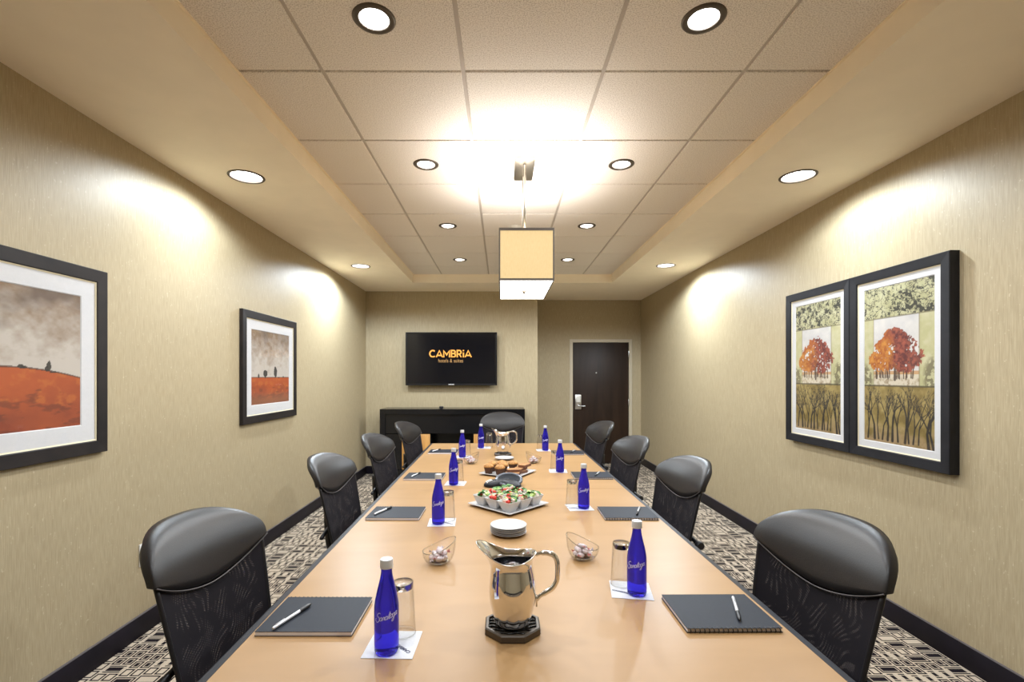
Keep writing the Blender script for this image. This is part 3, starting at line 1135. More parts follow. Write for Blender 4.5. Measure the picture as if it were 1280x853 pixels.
# wall outlet
o = empty('wall_outlet', (XL, 2.60, 0.43), PI / 2, 'white electrical outlet plate low on the hill-painting wall', 'outlet')
box('cover_plate', -0.037, 0.037, -0.006, 0, -0.06, 0.06, MAT['plate_white'], o, bevel=0.002)
for z in (-0.022, 0.022):
    box('socket', -0.016, 0.016, -0.008, -0.006, z - 0.014, z + 0.014, MAT['mat_board'], o, bevel=0.001)

# ---------------------------------------------------------------- television and credenza
tv = empty('television', (-0.707, Y_TV - 0.004, 1.64), 0, 'black wall-mounted flat television showing orange letters', 'television')
tw, th = 0.643, 0.374
box('wall_bracket', -0.25, 0.25, -0.06, 0, -0.15, 0.15, MAT['plastic'], tv)
box('back_shell', -tw + 0.02, tw - 0.02, -0.092, -0.058, -th + 0.02, th - 0.02, MAT['plastic'], tv, bevel=0.008)
bm = frame_bm(tw * 2, th * 2, 0.026, -0.108, -0.088, 0.004)
obj_bm('bezel', bm, MAT['black_gloss'], tv)
sc = box('screen', -tw + 0.025, tw - 0.025, -0.1035, -0.09, -th + 0.025, th - 0.025, MAT['screen'], tv)
RX = Matrix.Rotation(PI / 2, 4, 'X')


def fit(o, width, height, cx, cz, y):
    xs = [v.co.x for v in o.data.vertices]
    ys = [v.co.y for v in o.data.vertices]
    sx, sy = width / (max(xs) - min(xs)), height / (max(ys) - min(ys))
    mx, my = (max(xs) + min(xs)) / 2, (max(ys) + min(ys)) / 2
    for v in o.data.vertices:
        v.co = Vector(((v.co.x - mx) * sx, (v.co.y - my) * sy, v.co.z))
    o.matrix_local = Matrix.Translation((cx, y, cz)) @ RX
    return o




def block_letters(parent, width, height, cx, cz, y):
    def ar(x, z, rx, rz, a0, a1, n=10):
        return [(x + rx * math.cos(math.radians(a0 + (a1 - a0) * q / n)), z + rz * math.sin(math.radians(a0 + (a1 - a0) * q / n))) for q in range(n + 1)]
    A = (0.86, [[(0.0, 0.0), (0.43, 1.0), (0.86, 0.0)], [(0.17, 0.27), (0.69, 0.27)]])
    glyphs = [(0.80, [ar(0.44, 0.5, 0.42, 0.44, 48, 312, 14)]), A,
              (0.92, [[(0.06, 0.0), (0.06, 0.94), (0.46, 0.34), (0.86, 0.94), (0.86, 0.0)]]),
              (0.68, [[(0.40, 0.94), (0.09, 0.94), (0.09, 0.06), (0.42, 0.06)], [(0.09, 0.52), (0.42, 0.52)], ar(0.40, 0.73, 0.20, 0.21, 90, -90, 8), ar(0.42, 0.29, 0.23, 0.23, 90, -90, 8)]),
              (0.72, [[(0.09, 0.0), (0.09, 0.94), (0.40, 0.94)], [(0.09, 0.46), (0.40, 0.46)], ar(0.40, 0.70, 0.23, 0.24, 90, -90, 8), [(0.36, 0.46), (0.66, 0.0)]]),
              (0.22, [[(0.11, 0.0), (0.11, 0.66)], [(0.11, 0.84), (0.11, 1.02)]]), A]
    gap, half = 0.13, 0.098
    total = sum(g[0] for g in glyphs) + gap * 6
    sx, sz = width / total, height
    x0 = 0.0
    for (w, strokes) in glyphs:
        verts, faces = [], []
        for q, st in enumerate(strokes):
            n = len(st)
            for i in range(n):
                p = Vector(st[i])
                d0 = (Vector(st[i]) - Vector(st[max(i - 1, 0)]))
                d1 = (Vector(st[min(i + 1, n - 1)]) - Vector(st[i]))
                d0 = d0.normalized() if d0.length > 0 else d1.normalized()
                d1 = d1.normalized() if d1.length > 0 else d0
                t = (d0 + d1).normalized()
                nn = Vector((-t.y, t.x))
                m_ = min(1.0 / max(0.35, nn.dot(Vector((-d0.y, d0.x)))), 2.2)
                for sg in (-1, 1):
                    v = p + nn * half * sg * m_
                    zz = min(max(v.y, 0.0), 1.04)
                    verts.append(((x0 + v.x) * sx - width / 2, -0.00005 * q, (zz - 0.5) * sz))
            b0 = len(verts) - 2 * n
            for i in range(n - 1):
                faces.append((b0 + 2 * i, b0 + 2 * i + 1, b0 + 2 * i + 3, b0 + 2 * i + 2))
        o = obj_from('screen_letter', verts, faces, MAT['orange'], parent, recalc=False)
        o.location = (cx, y, cz)
        x0 += w + gap


block_letters(sc, 0.585, 0.103, -0.012, 0.072, -0.1039)
fit(text_mesh('screen_text', 'hotels & suites', 0.06, MAT['orange_dim'], sc, 0.0004, 0.0002, space=1.08), 0.348, 0.052, -0.008, -0.025, -0.1042)
fit(text_mesh('maker_mark', 'SAMSUNG', 0.02, MAT['white_mark'], tv, 0.0003, 0.0006), 0.078, 0.014, 0.0, -th + 0.014, -0.1088)

CX0, CX1, CY0, CY1, CZ = -1.634, 0.312, 6.43, 6.85, 0.953
cr_ = empty('credenza', ((CX0 + CX1) / 2, CY0, 0), 0, 'long black credenza with honey wood doors under the television', 'cabinet')
cw = (CX1 - CX0) / 2
# carcass: top, sides, plinth, back, dividers
bm = box_bm(-cw, cw, 0.02, CY1 - CY0 - 0.015, CZ - 0.03, CZ, 0.002)
for x in (-cw, cw - 0.03):
    box_bm(x, x + 0.03, 0.02, CY1 - CY0 - 0.015, 0.06, CZ - 0.03, bm=bm)
box_bm(-cw + 0.03, cw - 0.03, 0.35, 0.37, 0.06, CZ - 0.03, bm=bm)
box_bm(-cw, cw, 0.02, CY1 - CY0 - 0.015, 0.06, 0.09, bm=bm)
for x in (-0.31, 0.29):
    box_bm(x, x + 0.02, 0.03, 0.35, 0.09, 0.61, bm=bm)
obj_bm('carcass', bm, MAT['black_gloss'], cr_)
box('plinth', -cw + 0.04, cw - 0.04, 0.06, 0.35, 0, 0.06, MAT['plastic'], cr_)
bm = frame_bm(cw * 2, CZ - 0.06, 0.075, 0.0, 0.03, 0.025)
fo = obj_bm('front_frame', bm, MAT['black_gloss'], cr_)
fo.location = (0, 0, 0.06 + (CZ - 0.06) / 2)
box('upper_panel', -cw + 0.076, cw - 0.076, 0.028, 0.045, 0.625, CZ - 0.076, MAT['black_gloss'], cr_)
for (x0, x1) in ((-0.68, -0.302), (0.285, 0.66)):
    dd = box('door', x0, x1, 0.026, 0.044, 0.14, 0.615, MAT['honey'], cr_, bevel=0.002)
    box('handle', (x0 + x1) / 2 - 0.06, (x0 + x1) / 2 + 0.06, 0.010, 0.020, 0.57, 0.58, MAT['satin'], dd)
box('shelf', -0.288, 0.288, 0.05, 0.345, 0.34, 0.36, MAT['black_gloss'], cr_)
for (x0, x1) in ((-cw + 0.076, -0.685), (0.665, cw - 0.076)):
    box('side_panel', x0, x1, 0.028, 0.044, 0.138, 0.615, MAT['black_gloss'], cr_)
s = empty('infrared_sensor', (-0.815, 6.50, CZ), 0, 'small black sensor box standing on top of the credenza', 'sensor')
box('housing', -0.028, 0.028, -0.02, 0.02, 0.006, 0.034, MAT['plastic'], s, bevel=0.004)
box('foot', -0.018, 0.018, -0.015, 0.015, 0, 0.006, MAT['plastic'], s)

# ---------------------------------------------------------------- conference table
tb = empty('conference_table', (0.034, 2.776, 0), math.radians(0.65), 'long maple conference table with charcoal edge band', 'table')
TW, TL = 0.683, 1.9
for s in (-1, 1):
    y0, y1 = (-TL, -0.0012) if s < 0 else (0.0012, TL)
    box('tabletop', -TW, TW, y0, y1, TABLE_Z - 0.028, TABLE_Z, MAT['maple'], tb, bevel=0.0006, seg=1)
# the dark edge band: slopes down to the outside
bm = bmesh.new()
rings = []
for (d_, z) in ((0.0, TABLE_Z - 0.0002), (0.018, TABLE_Z - 0.002), (0.028, TABLE_Z - 0.010), (0.028, TABLE_Z - 0.036), (0.0, TABLE_Z - 0.036)):
    x, y = TW + d_ + 0.0004, TL + d_ + 0.0004
    rings.append([bm.verts.new(p) for p in ((-x, -y, z), (x, -y, z), (x, y, z), (-x, y, z))])
for a, b_ in zip(rings, rings[1:] + rings[:1]):
    for k in range(4):
        bm.faces.new((a[k], a[(k + 1) % 4], b_[(k + 1) % 4], b_[k]))
obj_bm('edge_band', bm, MAT['edge'], tb)
for yc in (-0.95, 0.95):
    box('pedestal', -0.16, 0.16, yc - 0.24, yc + 0.24, 0.03, TABLE_Z - 0.045, MAT['plastic'], tb, bevel=0.01)
    box('foot_plate', -0.22, 0.22, yc - 0.34, yc + 0.34, 0.0, 0.03, MAT['plastic'], tb, bevel=0.006)
    box('support_rail', -0.5, 0.5, yc - 0.05, yc + 0.05, TABLE_Z - 0.045, TABLE_Z - 0.028, MAT['plastic'], tb)

# ---------------------------------------------------------------- chairs
def y_back(x, z, hwid=0.232):
    y = -0.200 - 0.22 * (z - 0.5)
    if z > 0.84:
        y -= (z - 0.84) ** 2 * 4.0
    return y + 0.040 * (x / hwid) ** 2


def z_top(u):
    return 0.848 + 0.115 * max(0.0, 1 - abs(u) ** 2.7) ** (1 / 2.1)


def z_cap(u):
    return 0.838 - 0.078 * (1 - abs(u) ** 1.8)


def half_w(z):
    t = min(max((z - 0.5) / 0.34, 0), 1)
    return 0.186 + 0.030 * t


def build_chair():
    root = empty('office_chair')
    # leather cap: closed padded shell between the sagging lower seam and the arched top
    NU, NV = 28, 12
    us = [math.sin(PI / 2 * (-1 + 2 * i / NU)) for i in range(NU + 1)]
    verts, faces = [], []

    def grid(side):
        base = len(verts)
        for j in range(NV + 1):
            v = j / NV
            for i, u in enumerate(us):
                z = z_cap(u) + (z_top(u) - z_cap(u)) * v
                x = u * 0.231
                m = max(abs(u) ** 3, abs(2 * v - 1) ** 3)
                pad = math.sqrt(max(0, 1 - m * m))
                y = y_back(x, z) + (0.006 + 0.016 * pad) * side
                if side < 0:
                    y -= 0.008
                verts.append((x, y, z))
        for j in range(NV):
            for i in range(NU):
                a = base + j * (NU + 1) + i
                faces.append((a, a + 1, a + NU + 2, a + NU + 1))
        return base
    b1 = grid(1)
    b2 = grid(-1)
    W = NU + 1
    rim = [i for i in range(W)] + [j * W + NU for j in range(1, NV + 1)] + [NV * W + i for i in range(NU - 1, -1, -1)] + [j * W for j in range(NV - 1, 0, -1)]
    for a, b_ in zip(rim, rim[1:] + rim[:1]):
        faces.append((b1 + a, b1 + b_, b2 + b_, b2 + a))
    o = obj_from('headrest', verts, faces, MAT['leather'], root, smooth=True)
    path = []
    for i in range(33):
        u = math.sin(PI / 2 * (-1 + 2 * i / 32)) * 0.985
        z = z_cap(u) + 0.001
        path.append((u * 0.231, y_back(u * 0.231, z) + 0.0125, z))
    tube('piping', path, 0.0022, MAT['piping'], o, 6)
    # mesh panel below the cap
    NV = 14
    verts, faces = [], []
    for sgn in (1, -1):
        for j in range(NV + 1):
            for u in us:
                zt = z_cap(u) + 0.012
                z = 0.50 + (zt - 0.50) * j / NV
                x = u * half_w(z)
                verts.append((x, y_back(x, z) + 0.004 * sgn, z))
    off = (NV + 1) * W
    for s in (0, off):
        for j in range(NV):
            for i in range(NU):
                a = s + j * W + i
                faces.append((a, a + 1, a + W + 1, a + W))
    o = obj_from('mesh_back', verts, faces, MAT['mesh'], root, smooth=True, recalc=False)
    # back frame: tube down both sides and across the bottom
    path = []
    for k in range(15):
        z = 0.832 - (0.832 - 0.50) * k / 14
        path.append((-half_w(z), y_back(half_w(z), z), z))
    for k in range(1, 12):
        x = -half_w(0.5) + 2 * half_w(0.5) * k / 12
        path.append((x, y_back(x, 0.49), 0.492))
    for k in range(15):
        z = 0.50 + (0.832 - 0.50) * k / 14
        path.append((half_w(z), y_back(half_w(z), z), z))
    tube('back_frame', path, 0.0065, MAT['plastic'], root, 8)
    # spine and height knob behind the back
    tube('spine', catmull([(0, 0.02, 0.40), (0, -0.20, 0.40), (0, -0.275, 0.44), (0, -0.295, 0.53), (0, -0.300, 0.66)], 5), [0.022] * 10 + [0.02] * 11, MAT['plastic'], root, 8, flat=1.0)
    lathe('knob', [(0, 0), (0.017, 0), (0.020, 0.006), (0.020, 0.026), (0.015, 0.032), (0, 0.032)], MAT['plastic'], root, 14).matrix_local = Matrix.Translation((-0.225, -0.235, 0.575)) @ Matrix.Rotation(PI / 2, 4, 'Y')
    tube('knob_bar', [(-0.21, -0.232, 0.575), (0, -0.285, 0.575), (0.21, -0.232, 0.575)], 0.010, MAT['plastic'], root, 8)
    # seat cushion: rounded slab with a waterfall front
    bm = bmesh.new()
    NX, NY = 14, 14
    gv = {}
    for side in (0, 1):
        for j in range(NY + 1):
            for i in range(NX + 1):
                u, v = -1 + 2 * i / NX, -1 + 2 * j / NY
                x = 0.235 * u * math.sqrt(1 - 0.18 * v * v)
                y = 0.03 + 0.225 * v * math.sqrt(1 - 0.18 * u * u)
                m = max(abs(u), abs(v))
                pad = math.sqrt(max(0, 1 - m ** 4))
                z = 0.455 + (0.040 * pad if side else -0.022 * pad) - (0.03 * max(0, v) ** 3)
                gv[side, i, j] = bm.verts.new((x, y, z))
    for side in (0, 1):
        for j in range(NY):
            for i in range(NX):
                bm.faces.new((gv[side, i, j], gv[side, i + 1, j], gv[side, i + 1, j + 1], gv[side, i, j + 1]))
    bmesh.ops.remove_doubles(bm, verts=bm.verts, dist=0.0005)
    obj_bm('seat', bm, MAT['seat'], root, smooth=True)
    box('seat_pan', -0.15, 0.15, -0.10, 0.16, 0.395, 0.438, MAT['plastic'], root, bevel=0.012)
    lathe('gas_column', [(0, 0.09), (0.027, 0.09), (0.027, 0.25), (0.016, 0.25), (0.016, 0.40), (0, 0.40)], MAT['plastic'], root, 16)
    for k in range(5):
        a = 2 * PI * k / 5 + 0.3
        c, s = math.cos(a), math.sin(a)
        leg = tube('leg', [(0.02 * c, 0.02 * s, 0.105), (0.15 * c, 0.15 * s, 0.095), (0.275 * c, 0.275 * s, 0.07)], [0.024, 0.02, 0.014], MAT['plastic'], root, 8)
        cs = lathe('caster', [(0, -0.022), (0.018, -0.022), (0.025, -0.016), (0.025, 0.016), (0.018, 0.022), (0, 0.022)], MAT['plastic'], leg, 14)
        cs.matrix_local = Matrix.Translation((0.275 * c, 0.275 * s, 0.0255)) @ Matrix.Rotation(a, 4, 'Z') @ Matrix.Rotation(PI / 2, 4, 'X')
        tube('caster_stem', [(0.275 * c, 0.275 * s, 0.03), (0.275 * c, 0.275 * s, 0.075)], 0.007, MAT['plastic'], leg, 6)
    return root


chair0 = build_chair()
CH = [(-1, -0.913, 1.48, 8.5, 0.0), (-1, -0.930, 2.63, 5.5, 0.0), (-1, -0.91, 3.53, 7.7, 0.005), (-1, -0.885, 4.53, 11.5, 0.0),
      (1, 0.970, 1.45, 12.5, 0.0), (1, 0.960, 2.53, 9.5, 0.0), (1, 0.925, 3.43, 11.2, 0.0), (1, 0.90, 4.38, 12.5, 0.02), (0, 0.008, 4.97, 0, 0.055)]
for k, (side, x, y, th_, dz) in enumerate(CH):
    c = chair0 if k == 0 else copy_tree(chair0)
    a = math.radians(th_)
    if side < 0:
        f, rz = (math.cos(a), -math.sin(a)), -PI / 2 - a
        lab = 'black leather-capped mesh chair, hill-painting side, %s' % NTH[3 - k]
    elif side > 0:
        f, rz = (-math.cos(a), -math.sin(a)), PI / 2 + a
        lab = 'black leather-capped mesh chair, autumn-tree side, %s' % NTH[7 - k]
    else:
        f, rz = (0, -1), PI
        lab = 'black leather-capped mesh chair at the table end, in front of the credenza'
    c.location = (x + 0.275 * f[0], y + 0.275 * f[1], 0)
    c.rotation_euler = (0, 0, rz)
    tag(c, lab, 'chair', 'chairs around the conference table')
    if dz:
        for ch in c.children:
            if ch.name.split('.')[0] in ('headrest', 'mesh_back', 'back_frame', 'spine', 'knob', 'knob_bar', 'seat', 'seat_pan'):
                ch.location.z += dz

# ---------------------------------------------------------------- table settings
def seat_name(side, n):
    if side == 'end':
        return 'table end by the credenza'
    return '%s side, %s' % ('hill-painting' if side == 'L' else 'autumn-tree', NTH[n])


# script lettering for the bottle: pen strokes, x to the right, y up (x-height 1)
def arc(cx, cy, rx, ry, a0, a1, n=10):
    return [(cx + rx * math.cos(math.radians(a0 + (a1 - a0) * i / n)), cy + ry * math.sin(math.radians(a0 + (a1 - a0) * i / n))) for i in range(n + 1)]


def letter_a(x):
    return [arc(x + 0.42, 0.48, 0.40, 0.48, 50, 360, 12), [(x + 0.82, 0.95), (x + 0.82, 0.2), (x + 0.95, 0.0), (x + 1.15, 0.15)]]


STROKES = []
STROKES += [arc(0.75, 1.75, 0.62, 0.55, 30, 255, 12) + arc(0.62, 0.45, 0.72, 0.78, 80, -130, 14) + [(-0.35, 0.25), (-0.5, 0.7), (-0.2, 0.8)]]
x = 1.45
STROKES += letter_a(x); x += 1.15
STROKES += [[(x, 0.15), (x + 0.25, 1.0), (x + 0.35, 0.8), (x + 0.62, 0.85), (x + 0.62, 0.15), (x + 0.85, 0.1)]]; x += 0.85
STROKES += letter_a(x); x += 1.15
STROKES += [[(x, 0.15), (x + 0.35, 1.9), (x + 0.35, 0.2), (x + 0.55, 0.0), (x + 0.75, 0.2)], [(x - 0.05, 1.15), (x + 0.8, 1.3)]]; x += 0.72
STROKES += [arc(x + 0.42, 0.48, 0.40, 0.48, 90, 450, 14) + [(x + 0.85, 0.85)]]; x += 0.85
STROKES += [arc(x + 0.42, 0.48, 0.40, 0.48, 50, 360, 12), [(x + 0.82, 0.95), (x + 0.80, -0.7), (x + 0.45, -1.15), (x + 0.1, -0.85), (x + 0.6, -0.3), (x + 1.15, 0.2)]]; x += 1.1
STROKES += letter_a(x); x += 1.15
TEXT_W = x


def bottle_text(parent, r_fn, z0, width, half):
    sc_ = width / TEXT_W
    verts, faces = [], []
    for st in STROKES:
        pts = []
        for (px, py) in st:
            px2 = px + 0.28 * py
            sx = (px2 - TEXT_W / 2) * sc_
            pts.append(Vector((sx, py * sc_ * 1.25 + sx * 0.24, 0)))
        fine = catmull(pts, 3)
        n = len(fine)
        for i, p in enumerate(fine):
            t = (fine[min(i + 1, n - 1)] - fine[max(i - 1, 0)])
            if t.length < 1e-9:
                t = Vector((1, 0, 0))
            t.normalize()
            nn = Vector((-t.y, t.x, 0))
            for s in (-1, 1):
                q = p + nn * half * s
                z = z0 + q.y
                r = r_fn(z) + 0.0004
                a = -PI / 2 + q.x / r
                verts.append((r * math.cos(a), r * math.sin(a), z))
        b = len(verts) - 2 * n
        for i in range(n - 1):
            faces.append((b + 2 * i, b + 2 * i + 1, b + 2 * i + 3, b + 2 * i + 2))
    return obj_from('lettering', verts, faces, MAT['bottle_ink'], parent, recalc=False)


BP = [(0, 0.004), (0.014, 0.003), (0.019, 0.0), (0.0235, 0.0), (0.0272, 0.003), (0.0285, 0.008), (0.0287, 0.02), (0.0287, 0.100), (0.0282, 0.112), (0.0262, 0.126),
      (0.0225, 0.143), (0.0182, 0.160), (0.0150, 0.174), (0.0132, 0.186), (0.0125, 0.196), (0.0125, 0.2015), (0, 0.2015)]


def bottle_r(z):
    for (r0, z0), (r1, z1) in zip(BP[4:-1], BP[5:]):
        if z0 <= z <= z1:
            return r0 + (r1 - r0) * (z - z0) / max(z1 - z0, 1e-6)
    return 0.0287


def build_bottle():
    root = empty('water_bottle')
    lathe('bottle_body', BP, MAT['blue_glass'], root, 32, angle=70)
    cp = lathe('cap', [(0.0128, 0.1975), (0.0152, 0.1975), (0.0155, 0.2002), (0.0150, 0.2030), (0.0150, 0.2155), (0.0138, 0.2178), (0, 0.2178)], MAT['bottle_cap'], root, 28, angle=40)
    bottle_text(root, bottle_r, 0.088, 0.054, 0.00075)
    return root


def build_glass():
    root = empty('drinking_glass')
    # tumbler turned upside down: rim on the napkin, heavy base on top
    lathe('tumbler_wall', [(0.0315, 0.0), (0.0325, 0.0008), (0.0325, 0.0016), (0.0268, 0.128), (0.0262, 0.130), (0, 0.130)], MAT['glass'], root, 32, angle=60)
    lathe('inner_wall', [(0.0315, 0.0002), (0.0252, 0.108), (0.0235, 0.1105)], MAT['glass'], root, 32, angle=60)
    lathe('heavy_base', [(0, 0.111), (0.0225, 0.111), (0.0255, 0.1135), (0.0258, 0.1275), (0.0245, 0.1292), (0, 0.1292)], MAT['solid_glass'], root, 32, angle=60)
    tube('rim', [(0.0318 * math.cos(2 * PI * k / 40), 0.0318 * math.sin(2 * PI * k / 40), 0.0012) for k in range(40)], 0.0011, MAT['solid_glass'], root, 6, closed=True)
    return root


def build_napkin(k):
    r = random.Random(k)
    n = 8
    verts, faces = [], []
    for j in range(n + 1):
        for i in range(n + 1):
            u, v = -1 + 2 * i / n, -1 + 2 * j / n
            verts.append((0.06 * u, 0.06 * v, 0.0012 + 0.0005 * math.sin(5 * u + k) * math.cos(4 * v)))
    for j in range(n + 1):
        for i in range(n + 1):
            u, v = -1 + 2 * i / n, -1 + 2 * j / n
            verts.append((0.06 * u, 0.06 * v, 0.0001))
    W = n + 1
    off = W * W
    for j in range(n):
        for i in range(n):
            a = j * W + i
            faces.append((a, a + 1, a + W + 1, a + W))
            faces.append((off + a, off + a + W, off + a + W + 1, off + a + 1))
    rim = [i for i in range(W)] + [j * W + n for j in range(1, W)] + [n * W + i for i in range(n - 1, -1, -1)] + [j * W for j in range(n - 1, 0, -1)]
    for a, b in zip(rim, rim[1:] + rim[:1]):
        faces.append((a, off + a, off + b, b))
    return verts, faces


SET = [('L', 3, 483.3, 824.5, 503.5, 727.5, -2), ('L', 2, 547.9, 657.8, 559.5, 614.5, 3), ('L', 1, 567.0, 607.8, 575.5, 574.5, -4), ('L', 0, 577.8, 572.8, 583.5, 550.5, 2),
       ('end', 0, 601.2, 561.0, 611.5, 541.5, 0), ('R', 0, 681.6, 564.3, 675.5, 543.8, 3), ('R', 1, 700.0, 591.5, 692.0, 563.0, -3), ('R', 2, 729.6, 638.0, 719.5, 601.0, 5), ('R', 3, 796.0, 749.0, 776.5, 678.5, -9)]
bottle0 = build_bottle()
glass0 = build_glass()
for k, (side, n, bx, by, gx, gy, rot) in enumerate(SET):
    X, Y = on_table(bx, by)
    Y += 0.03
    X = (bx - 627) * Y / 600
    gX, gY = on_table(gx, gy, TABLE_Z + 0.131)
    dv = Vector((gX - X, gY - Y))
    if dv.length < 0.066:
        dv = dv.normalized() * 0.066
        gX, gY = X + dv.x, Y + dv.y
    if dv.length > 0.095:
        dv = dv.normalized() * 0.095
        gX, gY = X + dv.x, Y + dv.y
    where = seat_name(side, n)
    nv, nf = build_napkin(k)
    nk = obj_from('paper_napkin', nv, nf, MAT['napkin'])
    nk.location = ((X * 0.62 + gX * 0.38), (Y * 0.62 + gY * 0.38), TABLE_Z)
    nk.rotation_euler = (0, 0, math.radians(rot))
    tag(nk, 'white paper napkin under a bottle, %s' % where, 'napkin', 'paper napkins under the bottles')
    tx = text_mesh('napkin_print', 'CAMBRIA', 0.013, MAT['ink'], nk, 0.0001, 0.0003)
    tx.location = (0.028 if side != 'R' else -0.03, -0.018, 0.0019)
    tx.rotation_euler = (0, 0, math.radians(140 if side != 'R' else -20))
    b = bottle0 if k == 0 else copy_tree(bottle0)
    b.location = (X, Y, TABLE_Z + 0.0021)
    # the lettering looks toward the near end of the table
    b.rotation_euler = (0, 0, math.atan2(X, Y) * -1.0 + math.radians(random.uniform(-6, 14)))
    tag(b, 'cobalt blue glass water bottle, %s' % where, 'bottle', 'blue water bottles on the table')
    g = glass0 if k == 0 else copy_tree(glass0)
    g.location = (gX, gY, TABLE_Z + 0.0021)
    tag(g, 'upside-down clear tumbler by a bottle, %s' % where, 'glass', 'clear tumblers on the table')


def build_notebook():
    root = empty('notebook')
    hx, hy = 0.122, 0.095
    box('back_cover', -hx, hx, -hy, hy, 0.0, 0.0016, MAT['plastic'], root)
    box('pages', -hx + 0.002, hx - 0.002, -hy + 0.0005, hy - 0.003, 0.0016, 0.0104, MAT['paper'], root)
    box('front_cover', -hx, hx, -hy, hy, 0.0104, 0.0116, MAT['cover'], root, bevel=0.0004, seg=1)
    bm = bmesh.new()
    for i in range(20):
        x = -hx + 0.008 + i * (2 * hx - 0.016) / 19
        path = [(x + 0.0012 * math.sin(a * 0.5), hy - 0.002 + 0.0062 * math.cos(a), 0.0062 + 0.0060 * math.sin(a)) for a in [2 * PI * q / 10 for q in range(10)]]
        v, f = tube_geo(path, 0.0014, 5, closed=True)
        vs = [bm.verts.new(p) for p in v]
        for q in f:
            bm.faces.new([vs[t] for t in q])
    obj_bm('spiral_binding', bm, MAT['plastic'], root, smooth=True)
    return root


def build_pen():
    root = empty('pen')
    o = lathe('barrel', [(0, -0.07), (0.0030, -0.07), (0.0042, -0.066), (0.0044, 0.024), (0, 0.024)], MAT['pen_silver'], root, 14)
    o2 = lathe('grip', [(0, 0.0235), (0.0049, 0.0235), (0.0052, 0.028), (0.0048, 0.06), (0.0030, 0.066), (0.0012, 0.069), (0, 0.0695)], MAT['plastic'], root, 14)
    for q in (o, o2):
        q.matrix_local = Matrix.Translation((0, 0, 0.0053)) @ Matrix.Rotation(PI / 2, 4, 'Y')
    c = tube('clip', [(-0.062, 0, 0.0105), (-0.03, 0, 0.0112)], 0.0009, MAT['pen_silver'], root, 6)
    return root


NB = [('L', 3, -0.496, 1.295), ('L', 2, -0.494, 2.262), ('L', 1, -0.494, 3.095), ('L', 0, -0.498, 4.115), ('R', 3, 0.591, 1.312), ('R', 2, 0.590, 2.262), ('R', 1, 0.584, 3.125), ('R', 0, 0.565, 4.065)]
PENS = [((340, 789.7), (390, 757)), ((467, 645), (490.7, 634.7)), ((514, 597.3), (525.8, 591.6)), ((540.5, 565.2), (550.8, 562.3)),
        ((916, 748.6), (925, 779)), ((799.6, 635.5), (795.7, 645.4)), ((749, 591.5), (744.2, 595.5)), ((718, 564), (714, 566))]
nb0, pen0 = build_notebook(), build_pen()
for k, (side, n, x, y) in enumerate(NB):
    b = nb0 if k == 0 else copy_tree(nb0)
    b.location = (x, y, TABLE_Z)
    b.rotation_euler = (0, 0, (0 if side == 'L' else PI) + math.radians(random.uniform(-0.8, 0.8)))
    where = seat_name(side, n)
    tag(b, 'dark grey spiral notebook, %s' % where, 'notebook', 'spiral notebooks at the seats')
    p = pen0 if k == 0 else copy_tree(pen0)
    (ax, ay), (bx, by) = PENS[k]
    A, B = Vector(on_table(ax, ay, TABLE_Z + 0.011)), Vector(on_table(bx, by, TABLE_Z + 0.011))
    m_ = (A + B) / 2
    p.location = (m_.x, m_.y, TABLE_Z + 0.0117)
    p.rotation_euler = (0, 0, math.atan2(B.y - A.y, B.x - A.x))
    tag(p, 'silver pen on a notebook, %s' % where, 'pen', 'pens on the notebooks')

# ---------------------------------------------------------------- steel pitchers on octagonal trivets
def build_trivet():
    root = empty('trivet')
    bm = bmesh.new()
    n = 8
    rings = []
    for (r, z) in ((0.070, 0.0), (0.0755, 0.002), (0.0755, 0.016), (0.072, 0.0185), (0.066, 0.0185), (0.066, 0.0125), (0.0, 0.0125)):
        if r == 0:
            rings.append([bm.verts.new((0, 0, z))])
        else:
            rings.append([bm.verts.new((r * math.cos(PI / 8 + k * PI / 4), r * math.sin(PI / 8 + k * PI / 4), z)) for k in range(n)])
    bm.faces.new(rings[0][::-1])
    for a, b in zip(rings[:-1], rings[1:]):
        for k in range(n):
            if len(b) == 1:
                bm.faces.new((a[k], a[(k + 1) % n], b[0]))
            else:
                bm.faces.new((a[k], a[(k + 1) % n], b[(k + 1) % n], b[k]))
    obj_bm('tray', bm, MAT['bronze'], root)
    for q in range(7):
        y = -0.048 + q * 0.016
        hx = min(0.060, 0.082 - abs(y))
        path = [(-hx + 2 * hx * t / 24, y + 0.003 * math.sin(t / 24 * hx * 2 / 0.018 * PI), 0.0148) for t in range(25)]
        tube('wavy_rib', path, 0.0022, MAT['black_gloss'], root, 6)
    return root


